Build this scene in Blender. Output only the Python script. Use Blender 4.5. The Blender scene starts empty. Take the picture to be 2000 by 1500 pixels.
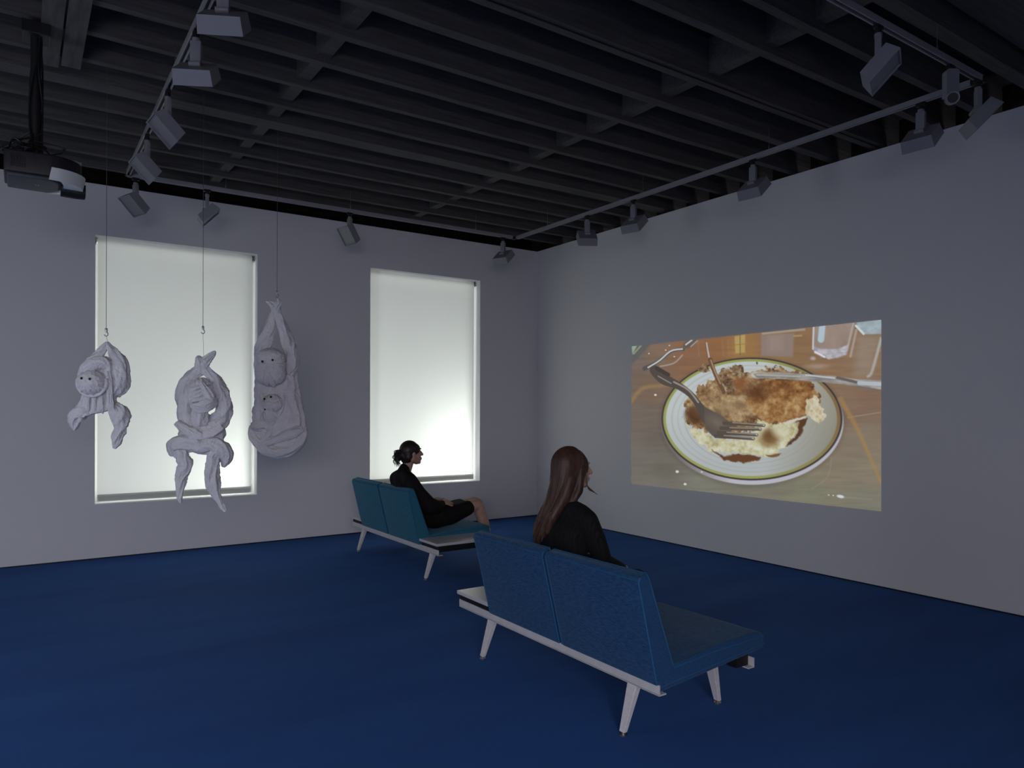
import bpy, bmesh, math, random
import numpy as np
from mathutils import Vector, Matrix, noise

sc = bpy.context.scene
C = sc.collection
R = math.radians

# ------------------------------------------------------------------ camera
cd = bpy.data.cameras.new('camera'); cam = bpy.data.objects.new('camera', cd); C.objects.link(cam)
cd.sensor_width = 36; cd.lens = 25.505; cd.shift_y = 0.02427; cd.clip_start = 0.02; cd.clip_end = 100
cam.matrix_world = Matrix.Translation((-6.024, -8.246, 1.5)) @ Matrix.Rotation(R(-34.184), 4, 'Z') @ Matrix.Rotation(R(90), 4, 'X') @ Matrix.Rotation(R(0.177), 4, 'Z')
sc.camera = cam
# ------------------------------------------------------------------ world and daylight
w = bpy.data.worlds.new('world'); sc.world = w; w.use_nodes = True
bgn = w.node_tree.nodes['Background']; bgn.inputs[0].default_value = (0.97, 0.99, 1.0, 1); bgn.inputs[1].default_value = 1.28

def area(name, loc, aim, sx, sy, power, col):
    l = bpy.data.lights.new(name, 'AREA'); l.shape = 'RECTANGLE'; l.size = sx; l.size_y = sy; l.energy = power; l.color = col
    o = bpy.data.objects.new(name, l); C.objects.link(o); o.location = loc
    o.rotation_euler = (Vector(aim) - Vector(loc)).to_track_quat('-Z', 'Y').to_euler()
    return o
# lamps added low outside each window to brighten the blinds' lower right
area('blind_gradient_light', (-3.55, 1.15, 0.45), (-4.25, 0.1, 1.2), 0.9, 0.9, 80, (1, 0.98, 0.95))
area('blind_gradient_light', (-0.70, 1.0, 0.38), (-1.15, 0.1, 0.8), 0.9, 0.9, 140, (1, 0.98, 0.95))
# daylight of a window inferred on the left, then fill added behind the camera
area('side_window_daylight', (-8.85, -3.9, 1.35), (-4.5, -1.5, 0.9), 2.4, 2.2, 40, (0.80, 0.87, 1.0))
area('rear_daylight_fill', (-6.9, -10.8, 2.5), (-5.6, -1, 0.3), 3.6, 1.7, 305, (0.95, 0.92, 1.0))
vs = sc.view_settings
sc.display_settings.display_device = 'sRGB'
vs.view_transform = 'Standard'; vs.look = 'None'; vs.gamma = 1; vs.exposure = 0.0; vs.use_curve_mapping = False

# ------------------------------------------------------------------ helpers
def lin(c): return tuple(((v / 255 + 0.055) / 1.055) ** 2.4 if v > 10 else v / 255 / 12.92 for v in c)
MATS = {}
def mat(name, col, rough=0.6, spec=0.4, metal=0.0, noise_amt=0.0, nscale=40, bump=0.0, bscale=120, stretch=None, col2=None, sheen=0.0):
    if name in MATS: return MATS[name]
    m = bpy.data.materials.new(name); m.use_nodes = True
    nt = m.node_tree; b = nt.nodes['Principled BSDF']
    b.inputs['Base Color'].default_value = (*col, 1); b.inputs['Roughness'].default_value = rough
    b.inputs['Specular IOR Level'].default_value = spec; b.inputs['Metallic'].default_value = metal
    if sheen: b.inputs['Sheen Weight'].default_value = sheen
    tc = nt.nodes.new('ShaderNodeTexCoord'); mp = nt.nodes.new('ShaderNodeMapping')
    nt.links.new(tc.outputs['Object'], mp.inputs[0])
    if stretch: mp.inputs['Scale'].default_value = stretch
    if noise_amt or col2:
        n = nt.nodes.new('ShaderNodeTexNoise'); n.inputs['Scale'].default_value = nscale; n.inputs['Detail'].default_value = 5
        nt.links.new(mp.outputs[0], n.inputs['Vector'])
        r = nt.nodes.new('ShaderNodeValToRGB'); r.color_ramp.elements[0].position = 0.35; r.color_ramp.elements[1].position = 0.65
        c2 = col2 or tuple(min(1, v * (1 + noise_amt)) for v in col); c1 = col if col2 else tuple(v * (1 - noise_amt) for v in col)
        r.color_ramp.elements[0].color = (*c1, 1); r.color_ramp.elements[1].color = (*c2, 1)
        nt.links.new(n.outputs['Fac'], r.inputs[0]); nt.links.new(r.outputs[0], b.inputs['Base Color'])
    if bump:
        n2 = nt.nodes.new('ShaderNodeTexNoise'); n2.inputs['Scale'].default_value = bscale; n2.inputs['Detail'].default_value = 4
        nt.links.new(mp.outputs[0], n2.inputs['Vector'])
        bp = nt.nodes.new('ShaderNodeBump'); bp.inputs['Strength'].default_value = bump; bp.inputs['Distance'].default_value = 0.004
        nt.links.new(n2.outputs['Fac'], bp.inputs['Height']); nt.links.new(bp.outputs[0], b.inputs['Normal'])
    MATS[name] = m
    return m

def obj(name, bm, m, parent=None, smooth=False, loc=None):
    me = bpy.data.meshes.new(name)
    bmesh.ops.recalc_face_normals(bm, faces=bm.faces[:])
    bm.to_mesh(me); bm.free()
    return objm(name, me, m, parent, smooth, loc)
def objm(name, me, m, parent=None, smooth=False, loc=None):
    o = bpy.data.objects.new(name, me); C.objects.link(o)
    if m is not None: me.materials.clear(); me.materials.append(m)
    if smooth:
        me.polygons.foreach_set('use_smooth', [True] * len(me.polygons))
        try: me.set_sharp_from_angle(angle=R(50))
        except Exception: pass
    if parent is not None: o.parent = parent
    if loc is not None: o.location = loc
    return o
def tag(o, label, cat, group=None):
    o['label'] = label; o['category'] = cat
    if group: o['group'] = group
    return o
def struct(o): o['kind'] = 'structure'; return o
def empty(name, loc, rz=0):
    o = bpy.data.objects.new(name, None); C.objects.link(o); o.empty_display_size = 0.1
    o.location = loc; o.rotation_euler = (0, 0, rz); return o

def box(bm, lo, hi, bev=0.0, seg=2):
    lo, hi = Vector(lo), Vector(hi)
    g = bmesh.ops.create_cube(bm, size=1.0)
    vs_ = g['verts']; c = (lo + hi) / 2; s = hi - lo
    for v in vs_: v.co = Vector((v.co.x * s.x, v.co.y * s.y, v.co.z * s.z)) + c
    if bev:
        es = list({e for v in vs_ for e in v.link_edges})
        bmesh.ops.bevel(bm, geom=es, offset=bev, segments=seg, profile=0.6, affect='EDGES')
    return bm
def nb(): return bmesh.new()
def bx(lo, hi, bev=0.0, seg=2): return box(nb(), lo, hi, bev, seg)
def prism(bm, prof, a0, a1, axis=1, bev=0.0, seg=2):
    """profile polygon swept between a0 and a1 along an axis (0,1,2)"""
    def mk(p, a):
        if axis == 1: return Vector((p[0], a, p[1]))
        if axis == 0: return Vector((a, p[0], p[1]))
        return Vector((p[0], p[1], a))
    A = [bm.verts.new(mk(p, a0)) for p in prof]; B = [bm.verts.new(mk(p, a1)) for p in prof]
    n = len(prof)
    fs = [bm.faces.new(A[::-1]), bm.faces.new(B)]
    for i in range(n): fs.append(bm.faces.new((A[i], A[(i + 1) % n], B[(i + 1) % n], B[i])))
    if bev:
        es = list({e for f in fs for e in f.edges})
        bmesh.ops.bevel(bm, geom=es, offset=bev, segments=seg, profile=0.6, affect='EDGES')
    return bm
def tube(bm, pts, r, n=8, cap=True):
    pts = [Vector(p) for p in pts]
    rs = r if isinstance(r, (list, tuple)) else [r] * len(pts)
    t0 = (pts[1] - pts[0]).normalized()
    ref = Vector((0, 0, 1)) if abs(t0.z) < 0.9 else Vector((1, 0, 0))
    u = t0.cross(ref).normalized(); rings = []
    for i, p in enumerate(pts):
        t = (pts[min(i + 1, len(pts) - 1)] - pts[max(i - 1, 0)]).normalized()
        u = (u - t * u.dot(t)).normalized(); v = t.cross(u)
        rings.append([bm.verts.new(p + (u * math.cos(2 * math.pi * k / n) + v * math.sin(2 * math.pi * k / n)) * rs[i]) for k in range(n)])
    for a, b in zip(rings, rings[1:]):
        for k in range(n): bm.faces.new((a[k], a[(k + 1) % n], b[(k + 1) % n], b[k]))
    if cap:
        bm.faces.new(rings[0][::-1]); bm.faces.new(rings[-1])
    return bm
def spline(pts, n):
    """Catmull-Rom through control tuples, n samples"""
    P = np.array(pts, float); k = len(P); out = []
    for t in np.linspace(0, k - 1, n):
        i = min(int(t), k - 2); f = t - i
        p0, p1, p2, p3 = P[max(i - 1, 0)], P[i], P[i + 1], P[min(i + 2, k - 1)]
        out.append(0.5 * (2 * p1 + (p2 - p0) * f + (2 * p0 - 5 * p1 + 4 * p2 - p3) * f ** 2 + (3 * p1 - p0 - 3 * p2 + p3) * f ** 3))
    return out
def ell(bm, c, rad, rot=None, seg=20):
    g = bmesh.ops.create_uvsphere(bm, u_segments=seg, v_segments=max(8, seg * 2 // 3), radius=1.0)
    M = Matrix.Translation(c) @ (rot.to_4x4() if rot else Matrix.Identity(4)) @ Matrix.Diagonal((*rad, 1))
    for v in g['verts']: v.co = M @ v.co
    return bm
def cap_(bm, p0, r0, p1, r1, n=16):
    """tapered capsule"""
    p0, p1 = Vector(p0), Vector(p1); d = (p1 - p0); L = d.length; t = d / L
    u = t.orthogonal().normalized(); v = t.cross(u); rings = []
    prof = [(-r0 * math.cos(a), r0 * math.sin(a)) for a in (0.35, 0.75, 1.15, math.pi / 2)] + [(L + r1 * math.sin(a), r1 * math.cos(a)) for a in (0, 0.42, 0.82, 1.22)]
    for s, r in prof:
        rings.append([bm.verts.new(p0 + t * s + (u * math.cos(2 * math.pi * k / n) + v * math.sin(2 * math.pi * k / n)) * r) for k in range(n)])
    for a, b in zip(rings, rings[1:]):
        for k in range(n): bm.faces.new((a[k], a[(k + 1) % n], b[(k + 1) % n], b[k]))
    bm.faces.new(rings[0][::-1]); bm.faces.new(rings[-1])
    return bm
def chain(bm, pts):
    """list of (x,y,z,r)"""
    for a, b in zip(pts, pts[1:]): cap_(bm, a[:3], a[3], b[:3], b[3])
def remesh(name, bm, voxel, it, m, parent=None, fac=0.5):
    me = bpy.data.meshes.new('tmp'); bmesh.ops.recalc_face_normals(bm, faces=bm.faces[:]); bm.to_mesh(me); bm.free()
    t = bpy.data.objects.new('tmp', me); C.objects.link(t)
    md = t.modifiers.new('r', 'REMESH'); md.mode = 'VOXEL'; md.voxel_size = voxel; md.adaptivity = 0
    if it: s = t.modifiers.new('s', 'SMOOTH'); s.factor = fac; s.iterations = it
    dg = bpy.context.evaluated_depsgraph_get(); dg.update()
    out = bpy.data.meshes.new_from_object(t.evaluated_get(dg)); out.name = name
    bpy.data.objects.remove(t); bpy.data.meshes.remove(me)
    o = objm(name, out, m, parent)
    out.polygons.foreach_set('use_smooth', [True] * len(out.polygons))
    return o

# ------------------------------------------------------------------ materials
M_wall = mat('wall_paint', (0.78, 0.775, 0.785), 0.75, 0.25, bump=0.03, bscale=250)
M_joist = mat('dark_painted_timber', (0.092, 0.088, 0.087), 0.8, 0.2, noise_amt=0.18, nscale=9, bump=0.35, bscale=60, stretch=(0.35, 6, 6))
M_deck = mat('dark_deck', (0.030, 0.028, 0.030), 0.85, 0.2, noise_amt=0.2, nscale=5)
M_board = mat('grey_board', (0.10, 0.098, 0.095), 0.8, 0.2, noise_amt=0.25, nscale=6, stretch=(4, 0.6, 4))
M_brick = mat('dark_brick', (0.016, 0.010, 0.009), 0.9, 0.2, noise_amt=0.4, nscale=14)
M_white = mat('white_painted_metal', (0.62, 0.60, 0.60), 0.45, 0.45, noise_amt=0.04, nscale=15)
M_leg = mat('worn_white_metal', (0.62, 0.60, 0.60), 0.45, 0.45, col2=(0.70, 0.68, 0.67), nscale=60)
M_top = mat('white_laminate', (0.60, 0.585, 0.60), 0.25, 0.5)
M_black = mat('black_lacquer', (0.012, 0.011, 0.013), 0.45, 0.4)
M_blackp = mat('black_plastic', (0.012, 0.012, 0.013), 0.5, 0.4)
M_steel = mat('steel', (0.35, 0.34, 0.33), 0.35, 0.5, metal=0.9)
M_fixture = mat('grey_fixture_enamel', (0.26, 0.26, 0.285), 0.5, 0.4)
M_track = mat('white_track_aluminium', (0.30, 0.295, 0.31), 0.5, 0.4)
M_lens = mat('frosted_lens', (0.22, 0.23, 0.235), 0.3, 0.5)
M_fab = None

def wave_fabric(name, ca, cb, cc, scale):
    """tweed: fine streaks in two blues with a purple fleck"""
    m = bpy.data.materials.new(name); m.use_nodes = True; nt = m.node_tree; b = nt.nodes['Principled BSDF']
    b.inputs['Roughness'].default_value = 0.9; b.inputs['Specular IOR Level'].default_value = 0.15
    b.inputs['Sheen Weight'].default_value = 0.22; b.inputs['Sheen Roughness'].default_value = 0.45; b.inputs['Sheen Tint'].default_value = (0.45, 0.65, 0.9, 1)
    tc = nt.nodes.new('ShaderNodeTexCoord'); mp = nt.nodes.new('ShaderNodeMapping'); mp.inputs['Scale'].default_value = scale
    nt.links.new(tc.outputs['Object'], mp.inputs[0])
    n = nt.nodes.new('ShaderNodeTexNoise'); n.inputs['Scale'].default_value = 1; n.inputs['Detail'].default_value = 3
    nt.links.new(mp.outputs[0], n.inputs['Vector'])
    r = nt.nodes.new('ShaderNodeValToRGB'); e = r.color_ramp.elements
    e[0].position = 0.33; e[0].color = (*ca, 1); e[1].position = 0.68; e[1].color = (*cc, 1)
    x = e.new(0.5); x.color = (*cb, 1)
    nt.links.new(n.outputs['Fac'], r.inputs[0]); nt.links.new(r.outputs[0], b.inputs['Base Color'])
    bp = nt.nodes.new('ShaderNodeBump'); bp.inputs['Strength'].default_value = 0.5; bp.inputs['Distance'].default_value = 0.003
    nt.links.new(n.outputs['Fac'], bp.inputs['Height']); nt.links.new(bp.outputs[0], b.inputs['Normal'])
    return m
M_fab = wave_fabric('blue_tweed', (0.010, 0.040, 0.110), (0.016, 0.070, 0.170), (0.045, 0.11, 0.215), (420, 34, 420))
M_fab2 = wave_fabric('teal_tweed', (0.016, 0.105, 0.165), (0.028, 0.155, 0.23), (0.05, 0.20, 0.275), (300, 30, 300))

M_pipe = mat('blue_piping', (0.028, 0.115, 0.24), 0.9, 0.15)
# carpet
M_carpet = bpy.data.materials.new('blue_carpet'); M_carpet.use_nodes = True
nt = M_carpet.node_tree; b = nt.nodes['Principled BSDF']
b.inputs['Roughness'].default_value = 0.85; b.inputs['Specular IOR Level'].default_value = 0.10; b.inputs['Sheen Weight'].default_value = 0.10; b.inputs['Sheen Roughness'].default_value = 0.4; b.inputs['Sheen Tint'].default_value = (0.25, 0.5, 1.0, 1)
tc = nt.nodes.new('ShaderNodeTexCoord'); n1 = nt.nodes.new('ShaderNodeTexNoise'); n1.inputs['Scale'].default_value = 0.9; n1.inputs['Detail'].default_value = 6
mp = nt.nodes.new('ShaderNodeMapping'); mp.inputs['Scale'].default_value = (0.6, 2.2, 1); mp.inputs['Rotation'].default_value = (0, 0, R(20))
nt.links.new(tc.outputs['Object'], mp.inputs[0]); nt.links.new(mp.outputs[0], n1.inputs['Vector'])
r = nt.nodes.new('ShaderNodeValToRGB'); r.color_ramp.elements[0].position = 0.3; r.color_ramp.elements[1].position = 0.72
r.color_ramp.elements[0].color = (0.021, 0.074, 0.255, 1); r.color_ramp.elements[1].color = (0.029, 0.108, 0.335, 1)
n2 = nt.nodes.new('ShaderNodeTexNoise'); n2.inputs['Scale'].default_value = 260; n2.inputs['Detail'].default_value = 3
nt.links.new(tc.outputs['Object'], n2.inputs['Vector'])
mx = nt.nodes.new('ShaderNodeMix'); mx.data_type = 'RGBA'; mx.blend_type = 'OVERLAY'; mx.inputs[0].default_value = 0.35
nt.links.new(n1.outputs['Fac'], r.inputs[0]); nt.links.new(r.outputs[0], mx.inputs[6]); nt.links.new(n2.outputs['Fac'], mx.inputs[7])
nt.links.new(mx.outputs[2], b.inputs['Base Color'])
bp = nt.nodes.new('ShaderNodeBump'); bp.inputs['Strength'].default_value = 0.6; bp.inputs['Distance'].default_value = 0.004
nt.links.new(n2.outputs['Fac'], bp.inputs['Height']); nt.links.new(bp.outputs[0], b.inputs['Normal'])

# ------------------------------------------------------------------ room shell
X0, Y0, TOP = -9.0, -11.0, 3.712          # far sides of the unseen end of the room
struct(obj('floor', bx((X0 - .2, Y0 - .2, -0.1), (0.35, 0.45, 0.0)), M_carpet))
WIN = [(-5.405, -3.842), (-2.505, -0.941)]; WZ = (0.540, 3.208); TH = 0.25
bm = nb()
xs = [X0 - .2, WIN[0][0], WIN[0][1], WIN[1][0], WIN[1][1], 0.0]
for i in (0, 2, 4): box(bm, (xs[i], 0, 0.012), (xs[i + 1], TH, TOP))
for a, c in WIN:
    box(bm, (a, 0, 0.012), (c, TH, WZ[0])); box(bm, (a, 0, WZ[1]), (c, TH, TOP))
bmesh.ops.remove_doubles(bm, verts=bm.verts[:], dist=1e-4)
struct(obj('wall_back', bm, M_wall))
struct(obj('wall_right', bx((0, Y0, 0.012), (0.12, TH, TOP)), M_wall))
struct(obj('wall_left', bx((X0 - .2, Y0, 0.0), (X0, 0, 4.3)), M_wall))
struct(obj('wall_rear', bx((X0 - .2, Y0 - .2, 0.0), (0.35, Y0, 4.3)), M_wall))
bm = nb()   # unseen wall added so its jamb and header hold back the rear fill
box(bm, (X0, -9.75, 0), (-8.7, -9.6, 4.3)); box(bm, (-5.35, -9.75, 0), (0, -9.6, 4.3)); box(bm, (-8.7, -9.75, 2.25), (-5.35, -9.6, 4.3))
struct(obj('wall_rear_light_mask', bm, M_wall))
struct(obj('shadow_strip_back', bx((X0, 0.012, 0.0), (0, TH - .01, 0.011)), M_black))  # black strip standing in for the dark shadow gap under the wall
struct(obj('shadow_strip_right', bx((0.012, Y0, 0.0), (0.11, 0.0, 0.011)), M_black))  # same black stand-in for the shade below this wall
struct(obj('wall_back_brick', bx((X0 - .2, TH, 3.3), (0.35, TH + .2, 4.3)), M_brick))
struct(obj('wall_right_brick', bx((0.30, Y0, 3.3), (0.5, TH, 4.3)), M_brick))
ceil_ = struct(obj('ceiling', bx((X0 - .2, -6.20, 4.02), (0.5, TH + .2, 4.2)), M_deck))
struct(obj('ceiling_panel', bx((X0 - .2, Y0 - .2, 3.85), (0.5, -6.20, 4.2)), M_joist))
rng = random.Random(4)
JOISTS = [(-0.42, .055), (-0.82, .06), (-1.25, .058), (-1.58, .06), (-1.985, .06), (-2.40, .165), (-2.785, .06), (-3.20, .055), (-3.605, .06), (-4.03, .06), (-4.435, .08), (-4.86, .11), (-5.345, .06), (-5.685, .06), (-6.10, .09)]
for jy, jw in JOISTS:
    bm = nb(); zb = 3.75 + rng.uniform(-.006, .006); segs = 26
    # sawn lower edge, slightly uneven
    A = []
    for i in range(segs + 1):
        x = X0 + (0.30 - X0) * i / segs
        dz = 0.006 * noise.noise(Vector((x * 1.7, jy * 9, 0))); dy = 0.005 * noise.noise(Vector((x * .8, jy * 7, 3)))
        A.append([bm.verts.new((x, jy - jw / 2 + dy, zb + dz)), bm.verts.new((x, jy + jw / 2 + dy, zb + dz)), bm.verts.new((x, jy + jw / 2, 4.03)), bm.verts.new((x, jy - jw / 2, 4.03))])
    for p, q in zip(A, A[1:]):
        for k in range(4): bm.faces.new((p[k], p[(k + 1) % 4], q[(k + 1) % 4], q[k]))
    bm.faces.new(A[0][::-1]); bm.faces.new(A[-1])
    obj('joist', bm, M_joist, ceil_)
    if .1 < jw < .12:
        obj('joist_seam', bx((X0, jy - .018, 3.738), (0.25, jy - .013, 3.76)), M_deck, ceil_)
for bxx in (-4.39, -2.11):
    for (ja, wa), (jb, wb) in zip(JOISTS, JOISTS[1:]):
        if bxx < -4 and ja < -4.5: continue
        obj('blocking', bx((bxx - .045, jb + wb / 2, 3.775 + rng.uniform(0, .02)), (bxx + .045, ja - wa / 2, 4.02)), M_joist, ceil_)

# ------------------------------------------------------------------ windows and blinds
M_frame = mat('white_window_paint', (0.8, 0.8, 0.78), 0.5, 0.4)
M_glass = bpy.data.materials.new('window_glass'); M_glass.use_nodes = True
nt = M_glass.node_tree; nt.nodes.clear(); o_ = nt.nodes.new('ShaderNodeOutputMaterial'); tr = nt.nodes.new('ShaderNodeBsdfTransparent'); gl = nt.nodes.new('ShaderNodeBsdfGlossy'); mi = nt.nodes.new('ShaderNodeMixShader')
gl.inputs['Roughness'].default_value = 0.02; mi.inputs[0].default_value = 0.06; tr.inputs[0].default_value = (0.95, 0.98, 0.97, 1)
nt.links.new(tr.outputs[0], mi.inputs[1]); nt.links.new(gl.outputs[0], mi.inputs[2]); nt.links.new(mi.outputs[0], o_.inputs[0])
M_shade = bpy.data.materials.new('translucent_blind_cloth'); M_shade.use_nodes = True
nt = M_shade.node_tree; nt.nodes.clear(); o_ = nt.nodes.new('ShaderNodeOutputMaterial'); tl = nt.nodes.new('ShaderNodeBsdfTranslucent'); df = nt.nodes.new('ShaderNodeBsdfDiffuse'); mi = nt.nodes.new('ShaderNodeMixShader')
tl.inputs[0].default_value = (0.93, 0.93, 0.90, 1); df.inputs[0].default_value = (0.72, 0.72, 0.70, 1); mi.inputs[0].default_value = 0.27
nt.links.new(df.outputs[0], mi.inputs[1]); nt.links.new(tl.outputs[0], mi.inputs[2]); nt.links.new(mi.outputs[0], o_.inputs[0])
M_hem = M_shade.copy(); M_hem.name = 'hem_pocket_cloth'
for n_ in M_hem.node_tree.nodes:
    if n_.type == 'MIX_SHADER': n_.inputs[0].default_value = 0.33
for i, (a, c) in enumerate(WIN):
    wn = struct(empty('window_%d' % (i + 1), (a, 0.2, WZ[0])))
    bm = nb(); W = c - a; H = WZ[1] - WZ[0]
    for lo, hi in [((0, -.02, 0), (.035, .03, H)), ((W - .035, -.02, 0), (W, .03, H)), ((.035, -.02, 0), (W - .035, .03, .03)), ((.035, -.02, H - .05), (W - .035, .03, H))]:
        box(bm, lo, hi)
    obj('window_frame', bm, M_frame, wn)
    obj('pane', bx((.035, .012, .03), (W - .035, .016, H - .05)), M_glass, wn)
    sh = empty('roller_blind', (a, 0.105, WZ[0]))
    tag(sh, ['white roller blind drawn over the window behind the hanging cloth monkeys', 'white roller blind drawn over the window beside the room corner'][i], 'blind', 'roller blinds')
    g0, g1 = (.028, .034)
    # cloth: thin box with a soft wave
    bm = nb(); nx, nz = 24, 20; rows = []
    for s_ in (0, 1):
        rr = []
        for kz in range(nz + 1):
            rr.append([bm.verts.new((g0 + (W - g0 - g1) * kx / nx - (.010 * (1 - kz / nz) if False else 0), 0.0006 * s_ + .0025 * math.sin(kx * .55 + i) * (0.4 + .6 * (1 - kz / nz)), .045 + (H - .047) * kz / nz)) for kx in range(nx + 1)])
        rows.append(rr)
    r0 = rows[0]
    for kz in range(nz):
        for kx in range(nx): bm.faces.new((r0[kz][kx], r0[kz][kx + 1], r0[kz + 1][kx + 1], r0[kz + 1][kx]))
    bmesh.ops.delete(bm, geom=[v for rr in rows[1] for v in rr], context='VERTS')
    obj('blind_cloth', bm, M_shade, sh, True)
    obj('hem_bar', bx((g0 + .010, -.012, .018), (W - g1 - .016, -.004, .068), .003), M_hem, sh)
    obj('hem_pocket', bx((g0, -.003, .018), (W - g1, -.0015, .086)), M_hem, sh)
    bm = nb(); tube(bm, [(g0 - .01, .040, H - .030), (W - g1 + .01, .040, H - .030)], .026, 16)
    obj('roller_tube', bm, M_frame, sh, True)
    for xx in (.004, W - .016): obj('bracket', bx((xx, .0, H - .065), (xx + .012, .06, H - .001)), M_steel, sh)

# ------------------------------------------------------------------ projected picture
def picture(nx, ny):
    """paint the projected still life: returns (ny+1, nx+1, 3) display values"""
    U, V = np.meshgrid(np.linspace(0, 1, nx + 1), np.linspace(0, 1, ny + 1))   # V down
    src = [(0, 0), (1, 0), (1, 1), (0, 1)]; dst = [(125, 275), (1862, 88), (1862, 1418), (115, 1228)]
    A = []; B = []
    for (x, y), (a, b_) in zip(src, dst):
        A += [[x, y, 1, 0, 0, 0, -a * x, -a * y], [0, 0, 0, x, y, 1, -b_ * x, -b_ * y]]; B += [a, b_]
    h_ = np.linalg.solve(np.array(A, float), np.array(B, float))
    D = h_[6] * U + h_[7] * V + 1; X = (h_[0] * U + h_[1] * V + h_[2]) / D; Y = (h_[3] * U + h_[4] * V + h_[5]) / D
    def nz_(fx, fy, seed, octv=4):
        rg = np.random.RandomState(seed); out = np.zeros_like(X); amp = 1; tot = 0
        for o in range(octv):
            G = rg.rand(64, 64); gx = (X * fx) % 63; gy = (Y * fy) % 63
            ix = gx.astype(int); iy = gy.astype(int); dx = gx - ix; dy = gy - iy
            dx = dx * dx * (3 - 2 * dx); dy = dy * dy * (3 - 2 * dy)
            out += amp * (G[iy, ix] * (1 - dx) * (1 - dy) + G[iy, ix + 1] * dx * (1 - dy) + G[iy + 1, ix] * (1 - dx) * dy + G[iy + 1, ix + 1] * dx * dy)
            tot += amp; amp *= .55; fx *= 2.03; fy *= 2.03
        return out / tot
    img = np.zeros(X.shape + (3,)); ws = np.zeros(X.shape)
    pts = [(150, 330, 118, 104, 96), (300, 300, 138, 106, 84), (500, 300, 150, 98, 66), (720, 290, 158, 100, 56), (900, 300, 172, 118, 54), (1150, 250, 148, 104, 68), (1150, 330, 156, 112, 62), (1500, 420, 152, 110, 74), (1750, 420, 150, 116, 84), (1780, 640, 140, 104, 80), (1720, 900, 140, 122, 100), (1800, 1150, 142, 128, 104),
           (250, 560, 128, 100, 80), (180, 800, 122, 106, 94), (260, 900, 112, 100, 90), (200, 1050, 118, 112, 102), (330, 1150, 112, 106, 92), (600, 1270, 126, 126, 110), (300, 1240, 122, 120, 108), (1000, 1290, 126, 124, 104), (1400, 1290, 130, 130, 104), (1750, 1360, 128, 126, 106), (1500, 1150, 142, 126, 102), (560, 420, 150, 100, 66), (1650, 700, 142, 108, 82)]
    for x, y, r_, g_, b_ in pts:
        q = 1 / ((X - x) ** 2 + (Y - y) ** 2 + 2500) ** 1.6; ws += q
        img += q[..., None] * np.array([r_, g_, b_], float)
    img /= ws[..., None]
    img *= (0.93 + .14 * nz_(.006, .05, 1))[..., None]
    def put(mask, col, tex=None):
        nonlocal img
        c = np.array(col, float) if not isinstance(col, np.ndarray) else col
        if tex is not None: c = c * tex[..., None]
        img = img * (1 - mask[..., None]) + c * mask[..., None]
    def sm(d, w_=2.5): return np.clip(.5 - d / (2 * w_), 0, 1)
    def elli(cx, cy, rx, ry, w_=3, ang=0):
        c_, s_ = math.cos(ang), math.sin(ang); x = (X - cx) * c_ + (Y - cy) * s_; y = -(X - cx) * s_ + (Y - cy) * c_
        k = np.sqrt((x / rx) ** 2 + (y / ry) ** 2); return sm((k - 1) * min(rx, ry), w_)
    def segd(a, b_):
        ax, ay = a; bx_, by = b_; t = np.clip(((X - ax) * (bx_ - ax) + (Y - ay) * (by - ay)) / ((bx_ - ax) ** 2 + (by - ay) ** 2 + 1e-9), 0, 1)
        return np.hypot(X - ax - t * (bx_ - ax), Y - ay - t * (by - ay)), t
    def line(ps, wd, col, w_=2.5, al=1.0):
        wds = list(wd) if isinstance(wd, (list, tuple)) else [wd] * len(ps); m_ = np.zeros_like(X)
        if len(ps) > 2:
            sp_ = spline([(*p_, w__) for p_, w__ in zip(ps, wds)], len(ps) * 3); ps = [tuple(q[:2]) for q in sp_]; wds = [q[2] for q in sp_]
        for i in range(len(ps) - 1):
            d, t = segd(ps[i], ps[i + 1]); m_ = np.maximum(m_, sm(d - (wds[i] + (wds[i + 1] - wds[i]) * t), w_))
        put(m_ * al, col)
    def poly(ps, w_=3.0, rough=0, seed=3):
        ins = np.zeros(X.shape, bool); dmin = np.full(X.shape, 1e9)
        Xr = X + (nz_(.03, .03, seed) - .5) * rough * 2; Yr = Y + (nz_(.03, .03, seed + 50) - .5) * rough * 2
        n = len(ps)
        for i in range(n):
            (ax, ay), (bx_, by) = ps[i], ps[(i + 1) % n]
            cond = ((ay > Yr) != (by > Yr)) & (Xr < (bx_ - ax) * (Yr - ay) / (by - ay + 1e-9) + ax); ins ^= cond
            t = np.clip(((Xr - ax) * (bx_ - ax) + (Yr - ay) * (by - ay)) / ((bx_ - ax) ** 2 + (by - ay) ** 2 + 1e-9), 0, 1)
            dmin = np.minimum(dmin, np.hypot(Xr - ax - t * (bx_ - ax), Yr - ay - t * (by - ay)))
        return sm(np.where(ins, -dmin, dmin), w_)
    # table objects behind the plate
    put(poly([(115, 265), (265, 255), (128, 400)], 8), (98, 98, 98)); put(poly([(125, 270), (165, 268), (130, 330)], 4), (150, 176, 150))
    line([(190, 270), (140, 325)], 6, (138, 152, 120))
    line([(120, 655), (200, 565), (330, 545), (430, 535)], [14, 13, 12, 10], (168, 128, 74), 10, .7)
    put(poly([(1030, 195), (1260, 180), (1250, 345), (1030, 340)], 8), (152, 126, 112), None); put(poly([(1080, 200), (1180, 190), (1180, 300), (1080, 310)], 20) * .5, (166, 142, 128))
    put(poly([(845, 205), (920, 190), (918, 315), (850, 322)], 5), (196, 158, 74)); line([(884, 190), (884, 330)], 3, (120, 88, 50), 3, .8)
    line([(845, 262), (918, 256)], 3, (150, 112, 60), 3, .7)
    line([(1040, 185), (1330, 155)], 7, (186, 176, 168), 5, .7); line([(1260, 200), (1310, 198)], 6, (200, 160, 100), 4, .7)
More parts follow.
